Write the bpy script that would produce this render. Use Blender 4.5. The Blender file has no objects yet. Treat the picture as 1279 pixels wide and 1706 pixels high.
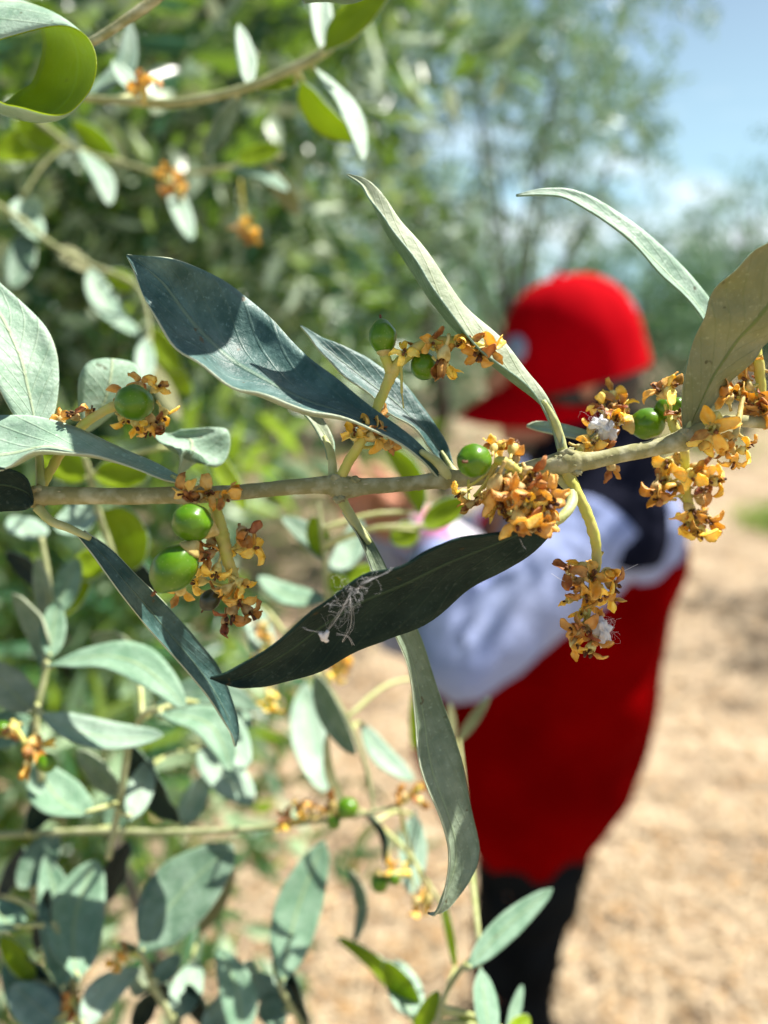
import bpy, math, random
import numpy as np
from mathutils import Vector, Matrix, noise

# ------------------------------------------------------------------ camera, sky, sun, exposure
S = bpy.context.scene
COL = S.collection
PITCH = math.radians(14.6)
CAMZ = 1.5
FP = 1279.0
cam_d = bpy.data.cameras.new('camera'); cam = bpy.data.objects.new('camera', cam_d); COL.objects.link(cam)
cam.location = (0, 0, CAMZ); cam.rotation_euler = (math.radians(90) - PITCH, 0, 0)
cam_d.sensor_fit = 'HORIZONTAL'; cam_d.sensor_width = 36; cam_d.lens = 36
cam_d.clip_start = 0.004; cam_d.clip_end = 3000
cam_d.dof.use_dof = True; cam_d.dof.focus_distance = 0.1195; cam_d.dof.aperture_fstop = 13
S.camera = cam
SUN = Vector((0.46, 0.20, 0.865)).normalized()
W = bpy.data.worlds.new('World'); S.world = W; W.use_nodes = True
nt = W.node_tree; nt.nodes.clear()
sky = nt.nodes.new('ShaderNodeTexSky'); sky.sky_type = 'NISHITA'; sky.sun_disc = False
sky.sun_elevation = math.asin(SUN.z); sky.sun_rotation = math.atan2(SUN.x, SUN.y)
sky.air_density = 1.0; sky.dust_density = 2.2; sky.ozone_density = 1.5; sky.altitude = 100
tc = nt.nodes.new('ShaderNodeTexCoord')
mp = nt.nodes.new('ShaderNodeMapping'); mp.inputs['Scale'].default_value = (1, 1, 3.2); mp.inputs['Location'].default_value = (0.35, 0.1, 0.0)
nz = nt.nodes.new('ShaderNodeTexNoise'); nz.inputs['Scale'].default_value = 3.4; nz.inputs['Detail'].default_value = 5
cr = nt.nodes.new('ShaderNodeValToRGB'); cr.color_ramp.elements[0].position = 0.46; cr.color_ramp.elements[1].position = 0.70
mx = nt.nodes.new('ShaderNodeMixRGB'); mx.inputs['Color2'].default_value = (13, 13.6, 14.2, 1)
bg = nt.nodes.new('ShaderNodeBackground'); bg.inputs['Strength'].default_value = 0.05
wo = nt.nodes.new('ShaderNodeOutputWorld')
L = nt.links.new
L(tc.outputs['Generated'], mp.inputs['Vector']); L(mp.outputs['Vector'], nz.inputs['Vector']); L(nz.outputs['Fac'], cr.inputs['Fac'])
sx_ = nt.nodes.new('ShaderNodeSeparateXYZ'); L(tc.outputs['Generated'], sx_.inputs['Vector'])
el_ = nt.nodes.new('ShaderNodeMapRange'); el_.inputs['From Min'].default_value = .30; el_.inputs['From Max'].default_value = .16     # fair-weather cloud and thin haze low over the horizon only
L(sx_.outputs['Z'], el_.inputs['Value'])
ad_ = nt.nodes.new('ShaderNodeMath'); ad_.operation = 'MULTIPLY_ADD'; ad_.inputs[1].default_value = .9; ad_.inputs[2].default_value = 0; L(cr.outputs['Color'], ad_.inputs[0])
ml_ = nt.nodes.new('ShaderNodeMath'); ml_.operation = 'MULTIPLY'; L(ad_.outputs[0], ml_.inputs[0]); L(el_.outputs[0], ml_.inputs[1])
L(ml_.outputs[0], mx.inputs['Fac']); hz_ = nt.nodes.new('ShaderNodeMixRGB'); hz_.inputs['Color2'].default_value = (5.4, 8.8, 10.6, 1)
he_ = nt.nodes.new('ShaderNodeMapRange'); he_.inputs['From Min'].default_value = .42; he_.inputs['From Max'].default_value = .05; he_.inputs['To Max'].default_value = .95
sz_ = nt.nodes.new('ShaderNodeSeparateXYZ'); L(tc.outputs['Generated'], sz_.inputs['Vector']); L(sz_.outputs['Z'], he_.inputs['Value']); L(he_.outputs[0], hz_.inputs['Fac'])
L(sky.outputs['Color'], hz_.inputs['Color1']); L(hz_.outputs['Color'], mx.inputs['Color1']); L(mx.outputs['Color'], bg.inputs['Color']); L(bg.outputs['Background'], wo.inputs['Surface'])
sl = bpy.data.lights.new('sun', 'SUN'); sl.energy = 5.0; sl.angle = math.radians(0.5); sl.color = (1.0, 0.945, 0.86)
so = bpy.data.objects.new('sun', sl); COL.objects.link(so); so.rotation_euler = (-SUN).to_track_quat('-Z', 'Y').to_euler(); so.location = (3, 1, 6)
S.view_settings.view_transform = 'Standard'; S.view_settings.look = 'None'
S.view_settings.exposure = 1.2; S.view_settings.gamma = 1.0
S.render.engine = 'CYCLES'
S.cycles.max_bounces = 8; S.cycles.transparent_max_bounces = 4; S.cycles.transmission_bounces = 4
S.cycles.use_denoising = True
S.cycles.sample_clamp_indirect = 4.0

# ------------------------------------------------------------------ helpers
sP, cP = math.sin(PITCH), math.cos(PITCH)
UP = np.array((0, sP, cP)); FW = np.array((0, cP, -sP)); RT = np.array((1.0, 0, 0)); CAM = np.array((0, 0, CAMZ))
D0 = 0.12
def P(px, py, mm=0.0):                      # a photo point at D0 + mm millimetres down the view axis
    d = D0 + mm * 0.001
    return CAM + (RT * ((px - 639.5) / FP) + UP * (-(py - 853) / FP) + FW) * d
def PY(px, py, Y):                          # a photo point on the upright plane y = Y
    r = RT * ((px - 639.5) / FP) + UP * (-(py - 853) / FP) + FW
    return CAM + r * (Y / r[1])
def PG(px, py, z=0.0):
    r = RT * ((px - 639.5) / FP) + UP * (-(py - 853) / FP) + FW
    return CAM + r * ((z - CAMZ) / r[2])
PX = D0 / FP                                # metres per photo pixel in the focal plane
WP = {}
def obj(name, verts, faces, mats, parent=None, origin=None, fmat=None, uvs=None, smooth=True, **tags):
    v = np.asarray(verts, float)
    if origin is None: origin = v.mean(axis=0)
    origin = np.asarray(origin, float)
    me = bpy.data.meshes.new(name)
    me.from_pydata((v - origin).tolist(), [], [list(f) for f in faces] if not isinstance(faces, list) else faces)
    for m in (mats if isinstance(mats, (list, tuple)) else [mats]): me.materials.append(m)
    if fmat is not None: me.polygons.foreach_set('material_index', np.asarray(fmat, np.int32))
    if smooth: me.polygons.foreach_set('use_smooth', np.ones(len(me.polygons), bool))
    if uvs is not None:
        ul = me.uv_layers.new(name='UVMap'); li = np.zeros(len(me.loops), np.int32)
        me.loops.foreach_get('vertex_index', li)
        ul.data.foreach_set('uv', np.asarray(uvs, float)[li].ravel())
    me.update()
    o = bpy.data.objects.new(name, me); COL.objects.link(o); place(o, parent, origin)
    for k, x in tags.items(): o[k] = x
    return o
def place(o, parent, origin):
    WP[o.name] = np.asarray(origin, float)
    if parent is not None:
        o.parent = parent; o.location = WP[o.name] - WP[parent.name]
    else: o.location = origin
def thing(name, label, cat, loc, group=None):
    o = bpy.data.objects.new(name, None); COL.objects.link(o); o.empty_display_size = 0.01
    place(o, None, loc); o['label'] = label; o['category'] = cat
    if group: o['group'] = group
    return o
def cat_rom(pts, n):
    p = np.asarray(pts, float); k = len(p)
    if k == 2: return p[0] + np.linspace(0, 1, n)[:, None] * (p[1] - p[0])
    e = np.vstack([2 * p[0] - p[1], p, 2 * p[-1] - p[-2]])
    out = []
    for t in np.linspace(0, k - 1 - 1e-9, n):
        i = int(t); f = t - i
        a, b, c, d = e[i], e[i + 1], e[i + 2], e[i + 3]
        out.append(0.5 * ((2 * b) + (c - a) * f + (2 * a - 5 * b + 4 * c - d) * f * f + (3 * b - a - 3 * c + d) * f ** 3))
    return np.array(out)
def nrm(v):
    v = np.asarray(v, float); l = np.linalg.norm(v); return v / l if l > 1e-12 else v
class MB:                                   # collects shapes that end up as one mesh
    def __init__(s): s.v = []; s.f = []; s.m = []
    def add(s, v, f, mi=0):
        b = len(s.v); s.v += [tuple(x) for x in v]; s.f += [[i + b for i in q] for q in f]; s.m += [mi] * len(f)
    def tube(s, pts, rad, n=8, seg=None, mi=0, rough=0.0, caps=True, squash=1.0, seed=0):
        pts = np.asarray(pts, float)
        r = np.atleast_1d(np.asarray(rad, float)); r = np.full(len(pts), r[0]) if len(r) == 1 else r
        if seg:
            q = cat_rom(np.hstack([pts, r[:, None]]), seg); pts, r = q[:, :3], np.maximum(q[:, 3], 1e-6)
        k = len(pts); v = []; t0 = nrm(pts[1] - pts[0]); u = nrm(np.cross(t0, (0.13, 0.9, 0.41)))
        for i in range(k):
            t = nrm(pts[min(i + 1, k - 1)] - pts[max(i - 1, 0)]); u = nrm(u - t * np.dot(u, t)); w = np.cross(t, u)
            for j in range(n):
                a = 2 * math.pi * j / n; rr = r[i]
                if rough: rr *= 1 + rough * noise.noise(Vector((i * 0.55 + seed * 7.1, math.cos(a) * 1.3, math.sin(a) * 1.3)))
                v.append(pts[i] + (u * math.cos(a) + w * math.sin(a) * squash) * rr)
        f = [(i * n + j, i * n + (j + 1) % n, (i + 1) * n + (j + 1) % n, (i + 1) * n + j) for i in range(k - 1) for j in range(n)]
        if caps:
            v.append(pts[0] - t0 * r[0] * .5); v.append(pts[-1] + t * r[-1] * .5); c0, c1 = k * n, k * n + 1
            f += [(c0, (j + 1) % n, j) for j in range(n)] + [(c1, (k - 1) * n + j, (k - 1) * n + (j + 1) % n) for j in range(n)]
        s.add(v, f, mi)
    def ball(s, c, rx, ry=None, rz=None, M=None, n=12, mi=0, rough=0, seed=0, prof=None):
        ry = ry or rx; rz = rz or rx; v = []; c = np.asarray(c, float)
        for i in range(n + 1):
            th = math.pi * i / n
            for j in range(2 * n):
                a = math.pi * j / n; q = np.array((math.sin(th) * math.cos(a), math.sin(th) * math.sin(a), math.cos(th)))
                k = 1 + (rough * noise.noise(Vector(q * 1.9) + Vector((seed * 3.3, 0, 0))) if rough else 0)
                q = q * k * (rx, ry, rz)
                if prof: q = prof(q, th)
                if M is not None: q = M @ q
                v.append(c + q)
        m = 2 * n
        s.add(v, [(i * m + j, (i + 1) * m + j, (i + 1) * m + (j + 1) % m, i * m + (j + 1) % m) for i in range(n) for j in range(m)], mi)
    def box(s, c, x, y, z, M=None, mi=0):
        v = [np.array((a * x, b * y, d * z)) * .5 for a in (-1, 1) for b in (-1, 1) for d in (-1, 1)]
        v = [np.asarray(c) + (M @ q if M is not None else q) for q in v]
        s.add(v, [(0, 1, 3, 2), (4, 6, 7, 5), (0, 4, 5, 1), (2, 3, 7, 6), (0, 2, 6, 4), (1, 5, 7, 3)], mi)
    def build(s, name, mats, parent=None, **k):
        return obj(name, s.v, s.f, mats, parent, fmat=s.m, **k)

def rotm(x, y, z):
    return np.array(Matrix.Rotation(z, 3, 'Z') @ Matrix.Rotation(y, 3, 'Y') @ Matrix.Rotation(x, 3, 'X'))
def axis_m(d):                              # matrix whose z axis is d
    d = nrm(d); a = nrm(np.cross(d, (0.3, 0.2, 0.93) if abs(d[2]) < .9 else (1, 0, 0))); return np.array([a, np.cross(d, a), d]).T

# ------------------------------------------------------------------ materials
def mat(name, col, rough=0.6, spec=0.4, noise_s=None, col2=None, nlo=.35, nhi=.65, bump=0, bump_s=None, trans=None, tcol=None,
        coat=0, sheen=0, sss=0, coord='Object', isl=0, detail=4, bd=None, orand=0, isl2=None):
    m = bpy.data.materials.new(name); m.use_nodes = True; t = m.node_tree; N = t.nodes; l = t.links.new
    b = N['Principled BSDF']; out = N['Material Output']
    b.inputs['Roughness'].default_value = rough; b.inputs['Specular IOR Level'].default_value = spec
    b.inputs['Coat Weight'].default_value = coat; b.inputs['Coat Roughness'].default_value = .35
    b.inputs['Sheen Weight'].default_value = sheen; b.inputs['Subsurface Weight'].default_value = sss
    b.inputs['Subsurface Scale'].default_value = 0.001
    b.inputs['Base Color'].default_value = (*col, 1)
    tcn = N.new('ShaderNodeTexCoord'); cur = None
    if noise_s:
        n1 = N.new('ShaderNodeTexNoise'); n1.inputs['Scale'].default_value = noise_s; n1.inputs['Detail'].default_value = detail
        l(tcn.outputs[coord], n1.inputs['Vector']); r1 = N.new('ShaderNodeValToRGB')
        r1.color_ramp.elements[0].position = nlo; r1.color_ramp.elements[1].position = nhi
        r1.color_ramp.elements[0].color = (*col, 1); r1.color_ramp.elements[1].color = (*(col2 or col), 1)
        l(n1.outputs['Fac'], r1.inputs['Fac']); cur = r1.outputs['Color']
    if isl2:                                # two-faced leaves: most show the dark upper side, some the silver lower side
        g = N.new('ShaderNodeNewGeometry'); r2 = N.new('ShaderNodeValToRGB'); r2.color_ramp.interpolation = 'LINEAR'; e_ = r2.color_ramp.elements
        e_[0].position = isl2[0]; e_[0].color = (*col, 1); e_[1].position = isl2[1]; e_[1].color = (*isl2[2], 1); l(g.outputs['Random Per Island'], r2.inputs['Fac']); cur = r2.outputs['Color']
    if isl:
        g = N.new('ShaderNodeNewGeometry'); h = N.new('ShaderNodeHueSaturation'); mr = N.new('ShaderNodeMapRange')
        mr.inputs['To Min'].default_value = 1 - isl; mr.inputs['To Max'].default_value = 1 + isl
        l(g.outputs['Random Per Island'], mr.inputs['Value']); l(mr.outputs['Result'], h.inputs['Value'])
        if cur: l(cur, h.inputs['Color'])
        else: h.inputs['Color'].default_value = (*col, 1)
        cur = h.outputs['Color']
    if orand:
        g = N.new('ShaderNodeObjectInfo'); h = N.new('ShaderNodeHueSaturation')
        for k_, lo, hi in (('Hue', .5 - orand * .035, .5 + orand * .03), ('Value', 1 - orand * .35, 1 + orand * .35)):
            mr = N.new('ShaderNodeMapRange'); mr.inputs['To Min'].default_value = lo; mr.inputs['To Max'].default_value = hi; l(g.outputs['Random'], mr.inputs['Value']); l(mr.outputs['Result'], h.inputs[k_])
        l(cur, h.inputs['Color']) if cur else None; cur = h.outputs['Color']
    if cur: l(cur, b.inputs['Base Color'])
    if bump:
        n2 = N.new('ShaderNodeTexNoise'); n2.inputs['Scale'].default_value = bump_s or 100; n2.inputs['Detail'].default_value = 5
        l(tcn.outputs[coord], n2.inputs['Vector']); bp = N.new('ShaderNodeBump'); bp.inputs['Strength'].default_value = bump
        bp.inputs['Distance'].default_value = bd or 0.3 / (bump_s or 100); l(n2.outputs['Fac'], bp.inputs['Height']); l(bp.outputs['Normal'], b.inputs['Normal'])
    if trans:
        tr = N.new('ShaderNodeBsdfTranslucent'); tr.inputs['Color'].default_value = (*tcol, 1); ms = N.new('ShaderNodeMixShader')
        ms.inputs['Fac'].default_value = trans; l(b.outputs['BSDF'], ms.inputs[1]); l(tr.outputs['BSDF'], ms.inputs[2]); l(ms.outputs['Shader'], out.inputs['Surface'])
    return m
def leaf_mat(name, col, col2, rib, trans, tcol, rough=.45, coat=.0, edge=None, spec=.3):
    """two-sheet leaf: uv.x runs across the blade, uv.y from petiole to tip"""
    m = mat(name, col, rough=rough, spec=spec, coat=coat); t = m.node_tree; N = t.nodes; l = t.links.new
    b = N['Principled BSDF']; out = N['Material Output']
    uv = N.new('ShaderNodeUVMap'); sx = N.new('ShaderNodeSeparateXYZ'); l(uv.outputs['UV'], sx.inputs['Vector'])
    def mth(op, a, v=None, v2=None):
        n = N.new('ShaderNodeMath'); n.operation = op
        for i, x in enumerate((a, v, v2)):
            if x is None: continue
            if isinstance(x, (int, float)): n.inputs[i].default_value = x
            else: l(x, n.inputs[i])
        return n.outputs[0]
    tcn = N.new('ShaderNodeTexCoord')
    def tex(scale, detail, rough=.5):
        n = N.new('ShaderNodeTexNoise'); n.inputs['Scale'].default_value = scale; n.inputs['Detail'].default_value = detail
        n.inputs['Roughness'].default_value = rough; l(tcn.outputs['Object'], n.inputs['Vector']); return n.outputs['Fac']
    def mixc(fac, a, c):
        n = N.new('ShaderNodeMixRGB'); l(fac, n.inputs['Fac'])
        for k, x in (('Color1', a), ('Color2', c)):
            if isinstance(x, tuple): n.inputs[k].default_value = (*x, 1)
            else: l(x, n.inputs[k])
        return n.outputs['Color']
    off = mth('ABSOLUTE', mth('SUBTRACT', sx.outputs['X'], .5))
    ramp = N.new('ShaderNodeMapRange'); ramp.inputs['From Min'].default_value = .40; ramp.inputs['From Max'].default_value = .62
    l(tex(190, 6, .62), ramp.inputs['Value'])
    c = mixc(ramp.outputs[0], col, col2)
    sp = N.new('ShaderNodeMapRange'); sp.inputs['From Min'].default_value = .60; sp.inputs['From Max'].default_value = .72; sp.inputs['To Max'].default_value = .55
    l(tex(1500, 3), sp.inputs['Value'])
    c = mixc(sp.outputs[0], c, tuple(min(1, x * 1.5 + .03) for x in col2))
    rb = N.new('ShaderNodeMapRange'); rb.inputs['From Min'].default_value = .035; rb.inputs['From Max'].default_value = .012; rb.inputs['To Max'].default_value = .75
    l(off, rb.inputs['Value']); c = mixc(rb.outputs[0], c, rib)
    # side veins
    vv = mth('SINE', mth('ADD', mth('MULTIPLY', sx.outputs['Y'], 62), mth('MULTIPLY', off, -34)))
    vr = N.new('ShaderNodeMapRange'); vr.inputs['From Min'].default_value = .86; vr.inputs['From Max'].default_value = 1; vr.inputs['To Max'].default_value = .16
    l(vv, vr.inputs['Value']); c = mixc(vr.outputs[0], c, rib)
    eg = N.new('ShaderNodeMapRange'); eg.inputs['From Min'].default_value = .475; eg.inputs['From Max'].default_value = .495; eg.inputs['To Max'].default_value = .6
    l(off, eg.inputs['Value']); c = mixc(eg.outputs[0], c, edge or tuple(min(1, x * 1.35) for x in col2))
    bs = N.new('ShaderNodeMapRange'); bs.inputs['From Min'].default_value = .715; bs.inputs['From Max'].default_value = .76; bs.inputs['To Max'].default_value = .8
    l(tex(520, 2, .4), bs.inputs['Value']); c = mixc(bs.outputs[0], c, (.07, .05, .02))
    wp = N.new('ShaderNodeMapRange'); wp.inputs['From Min'].default_value = .56; wp.inputs['From Max'].default_value = .80; wp.inputs['To Max'].default_value = .5
    l(tex(85, 7, .7), wp.inputs['Value']); c = mixc(wp.outputs[0], c, tuple(min(1, x * 1.7 + .02) for x in col2))
    l(c, b.inputs['Base Color'])
    h = mth('ADD', mth('MULTIPLY', tex(900, 5, .6), .9), mth('ADD', mth('MULTIPLY', rb.outputs[0], -.9), mth('MULTIPLY', vr.outputs[0], -1.4)))
    bp = N.new('ShaderNodeBump'); bp.inputs['Strength'].default_value = .8; bp.inputs['Distance'].default_value = 0.0003
    l(h, bp.inputs['Height']); l(bp.outputs['Normal'], b.inputs['Normal'])
    tr = N.new('ShaderNodeBsdfTranslucent'); tr.inputs['Color'].default_value = (*tcol, 1); ms = N.new('ShaderNodeMixShader')
    ms.inputs['Fac'].default_value = trans; l(b.outputs['BSDF'], ms.inputs[1]); l(tr.outputs['BSDF'], ms.inputs[2]); l(ms.outputs['Shader'], out.inputs['Surface'])
    return m
M = {}
M['top'] = leaf_mat('leaf_upper_face', (.085, .16, .10), (.16, .245, .175), (.18, .27, .15), .08, (.35, .6, .1), rough=.5, coat=.0)
M['blue'] = leaf_mat('blue_green_leaf_face', (.028, .078, .070), (.080, .155, .142), (.12, .19, .13), .05, (.3, .55, .1), rough=.45)
M['sage'] = leaf_mat('sage_leaf_face', (.14, .19, .12), (.23, .29, .20), (.26, .34, .20), .06, (.35, .6, .1), rough=.5)
M['mint'] = leaf_mat('mint_leaf_face', (.14, .26, .165), (.23, .36, .25), (.32, .42, .20), .14, (.5, .8, .2), rough=.5)
M['under'] = leaf_mat('leaf_lower_face', (.28, .34, .22), (.40, .45, .32), (.36, .42, .18), .14, (.45, .6, .15), rough=.6)
M['pale'] = leaf_mat('pale_leaf_face', (.23, .36, .26), (.34, .46, .36), (.42, .50, .30), .16, (.5, .75, .3), rough=.5)
M['dark'] = leaf_mat('dark_leathery_leaf_face', (.006, .018, .015), (.013, .029, .022), (.035, .065, .038), .01, (.1, .3, .05), rough=.5, spec=.08)
M['khaki'] = leaf_mat('khaki_leaf_face', (.23, .235, .11), (.30, .30, .16), (.12, .18, .04), .26, (.62, .60, .22), rough=.6)
M['young'] = leaf_mat('young_green_leaf_face', (.22, .29, .01), (.29, .35, .02), (.34, .46, .06), .55, (.78, .92, .02), rough=.45)
M['stem'] = mat('branch_bark', (.27, .26, .12), .8, .15, 420, (.44, .43, .27), .44, .66, bump=.6, bump_s=1100)
M['petiole'] = mat('green_petiole', (.36, .40, .14), .55, .4, 300, (.50, .52, .26), .4, .65, bump=.5, bump_s=1500)
M['shoot'] = mat('yellow_green_stalk', (.55, .55, .10), .5, .4, 400, (.62, .52, .16), .4, .65, bump=.4, bump_s=1600, trans=.1, tcol=(.7, .7, .1))
M['petal'] = mat('dried_amber_petal', (.80, .45, .035), .42, .45, 1.6, (1, .74, .20), .36, .60, bump=.9, bump_s=7, bd=1.2e-4, orand=1, trans=.36, tcol=(1, .68, .12), detail=5)
M['petal2'] = mat('withered_brown_petal', (.26, .10, .018), .5, .4, 1.8, (.68, .38, .09), .38, .60, bump=.9, bump_s=7, bd=1.2e-4, orand=1, trans=.25, tcol=(.85, .32, .04), detail=5)
M['calyx'] = mat('dry_calyx', (.55, .42, .13), .6, .3, 800, (.68, .56, .22), .4, .6, bump=.5, bump_s=1600, trans=.15, tcol=(.8, .6, .15))
M['fcalyx'] = mat('dry_flower_calyx', (.48, .34, .09), .6, .3, 2, (.74, .62, .25), .38, .6, bump=.7, bump_s=8, bd=1e-4, orand=.8, trans=.15, tcol=(.8, .6, .15))
M['fanther'] = mat('dark_flower_centre', (.05, .018, .008), .6, .3, 3, (.22, .09, .03), .4, .6)
M['anther'] = mat('brown_anther', (.10, .035, .015), .6, .3, 900, (.22, .09, .03), .4, .6)
M['fruit'] = mat('green_olive_skin', (.038, .13, .001), .3, .42, 220, (.10, .22, .003), .35, .65, bump=.06, bump_s=1400, sss=.0)
fm_ = M['fruit'].node_tree; fb = fm_.nodes['Principled BSDF']; old_ = fb.inputs['Base Color'].links[0].from_socket
f1 = fm_.nodes.new('ShaderNodeTexVoronoi'); f1.inputs['Scale'].default_value = 1700; f2 = fm_.nodes.new('ShaderNodeMapRange'); f2.inputs['From Min'].default_value = .22; f2.inputs['From Max'].default_value = .10; f2.inputs['To Max'].default_value = .5
f3 = fm_.nodes.new('ShaderNodeMixRGB'); f3.inputs['Color2'].default_value = (.24, .32, .08, 1); f4 = fm_.nodes.new('ShaderNodeTexCoord')
fm_.links.new(f4.outputs['Object'], f1.inputs['Vector']); fm_.links.new(f1.outputs['Distance'], f2.inputs['Value']); fm_.links.new(f2.outputs[0], f3.inputs['Fac']); fm_.links.new(old_, f3.inputs['Color1']); fm_.links.new(f3.outputs[0], fb.inputs['Base Color'])
M['fruitdark'] = mat('withered_dark_fruit', (.015, .022, .008), .35, .5, 600, (.04, .05, .02), .4, .7, bump=.5, bump_s=900)
M['silk'] = mat('white_silk', (.8, .8, .82), .8, .2, trans=.3, tcol=(.9, .9, .9))

# ------------------------------------------------------------------ leaves
def leaf(A, B, parent, cup=.12, face='top', other='under', thick=.28e-3, wav=.0, n=30, k=9, seed=0, name='leaf', fold=0, label=None, twist=None):
    """blade between two edge curves A and B (3-D polylines from petiole to tip), closed, upper and lower face"""
    A = cat_rom(A, n); B = cat_rom(B, n); mid = (A + B) / 2
    V = []; UV = []; NN = []
    for i in range(n):
        t = nrm(mid[min(i + 1, n - 1)] - mid[max(i - 1, 0)]); w = B[i] - A[i]; wl = np.linalg.norm(w)
        nn = nrm(np.cross(t, w)) if wl > 1e-9 else (NN[-1] if NN else np.array((0, -1, 0)))
        if np.dot(nn, CAM - mid[i]) < 0: nn = -nn
        if NN and np.dot(nn, NN[-1]) < 0 and abs(np.dot(nn, NN[-1])) > .3: nn = -nn
        NN.append(nn)
        for j in range(k):
            u = j / (k - 1); s = abs(2 * u - 1)
            prof = (1 - s * s) if not fold else (1 - s)
            z = -cup * wl * prof
            if wav: z += wav * wl * noise.noise(Vector((i / n * 7 + seed * 5.3, u * 2.2, seed))) * (0.4 + s)
            V.append(A[i] + w * u + nn * z); UV.append((u, i / (n - 1)))
    V = np.array(V).reshape(n, k, 3)
    # per-vertex normals for the thickness
    du = np.gradient(V, axis=1); dv = np.gradient(V, axis=0); nv = np.cross(dv, du)
    l = np.linalg.norm(nv, axis=2, keepdims=True); nv = nv / np.maximum(l, 1e-12)
    sgn = np.sign(np.sum(nv * np.array(NN)[:, None, :])) or 1; nv *= sgn
    F = (V + nv * thick * .5).reshape(-1, 3); G = (V - nv * thick * .5).reshape(-1, 3); m = n * k
    faces = []; fm = []
    for i in range(n - 1):
        for j in range(k - 1):
            a, b, c, d = i * k + j, i * k + j + 1, (i + 1) * k + j + 1, (i + 1) * k + j
            q = (a, d, c, b) if sgn < 0 else (a, b, c, d)
            faces.append(q); fm.append(0); faces.append(tuple(x + m for x in q[::-1])); fm.append(1)
    rim = [i * k for i in range(n)] + [(n - 1) * k + j for j in range(1, k)] + [i * k + k - 1 for i in range(n - 2, -1, -1)] + [j for j in range(k - 2, 0, -1)]
    for a, b in zip(rim, rim[1:] + rim[:1]): faces.append((a, b, b + m, a + m)); fm.append(1)
    o = obj(name, np.vstack([F, G]), faces, [M[face], M[other]], parent, fmat=fm, uvs=UV + UV, origin=mid[0])
    if label: o['label'] = label
    return o
def pleaf(secs, parent, dz=0, **k):
    """sections in photo pixels + mm: (x1,y1,z1, x2,y2,z2)"""
    A = [P(s[0], s[1], s[2] + dz) for s in secs]; B = [P(s[3], s[4], s[5] + dz) for s in secs]
    return leaf(A, B, parent, **k)
def sleaf(b, t, w, parent, mm, roll=0.0, bend=0.0, dtip=0.0, arch=0.0, **k):
    """leaf from base pixel b to tip pixel t, w px wide, mm millimetres behind focus; roll turns the blade, bend curves it on screen"""
    b = np.array(b, float); t = np.array(t, float); d = t - b; L_ = np.hypot(*d); roll *= 1.35; w /= max(.6, math.cos(roll)) ** .3; pr = np.array((-d[1], d[0])) / L_
    sc = (D0 + mm * 1e-3) * 1000 / FP; want = roll > 0; hwv = RT * pr[0] + UP * -pr[1]
    def lit(rl):
        wv = hwv * math.cos(rl) + FW * math.sin(rl); n_ = nrm(np.cross(RT * d[0] + UP * -d[1], wv)); n_ = n_ if np.dot(n_, FW) < 0 else -n_
        return float(np.dot(n_, np.array(SUN)))
    roll = abs(roll) if (lit(abs(roll)) > lit(-abs(roll))) == want else -abs(roll)
    if k.get('face') in ('pale', 'under', 'top', 'mint') and want:
        up_ = -d[1] / L_; dtip += .62 * up_ * L_ * sc
    A = []; B = []; aim = nrm(np.array(SUN) * .9 - FW * .75)
    for s in (0, .06, .2, .4, .6, .8, .93, 1.0):
        c = b + d * s + pr * bend * L_ * math.sin(math.pi * s)
        z = mm + dtip * s + arch * L_ * sc * math.sin(math.pi * s)
        hw = w / 2 * (math.sin(math.pi * (s * .93 + .035)) ** .75 if 0 < s < 1 else .03) if s not in (.06,) else w * .10
        tn = nrm(d + pr * bend * L_ * math.pi * math.cos(math.pi * s)); p2 = np.array((-tn[1], tn[0]))
        if want and k.get('face') in ('pale', 'under', 'top', 'mint'):
            t3 = nrm(RT * d[0] * sc - UP * d[1] * sc + FW * dtip); w3 = nrm(np.cross(t3, aim)); pw = RT * np.dot(w3, RT) + UP * np.dot(w3, UP); h3 = hw * sc * 1e-3 / max(.86, np.linalg.norm(pw))
            c3 = P(c[0], c[1], z); A.append(c3 + w3 * h3); B.append(c3 - w3 * h3); continue
        a = c + p2 * hw * math.cos(roll); e = c - p2 * hw * math.cos(roll); dz_ = hw * sc * math.sin(roll)
        A.append(P(a[0], a[1], z + dz_)); B.append(P(e[0], e[1], z - dz_))
    return leaf(A, B, parent, **{**dict(n=22, k=7, wav=.05), **k})
def twig(pts, r, parent, name='stem', m='stem', rough=.10, seg=None, n=12, origin=None, seed=1):
    mb = MB(); q = [P(*p[:3]) for p in pts]; rr = [(p[3] if len(p) > 3 else r) * (D0 + p[2] * 1e-3) / FP for p in pts]
    mb.tube(q, rr, n=n, seg=seg or len(pts) * 9, rough=rough, seed=seed)
    return mb.build(name, M[m], parent)

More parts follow.
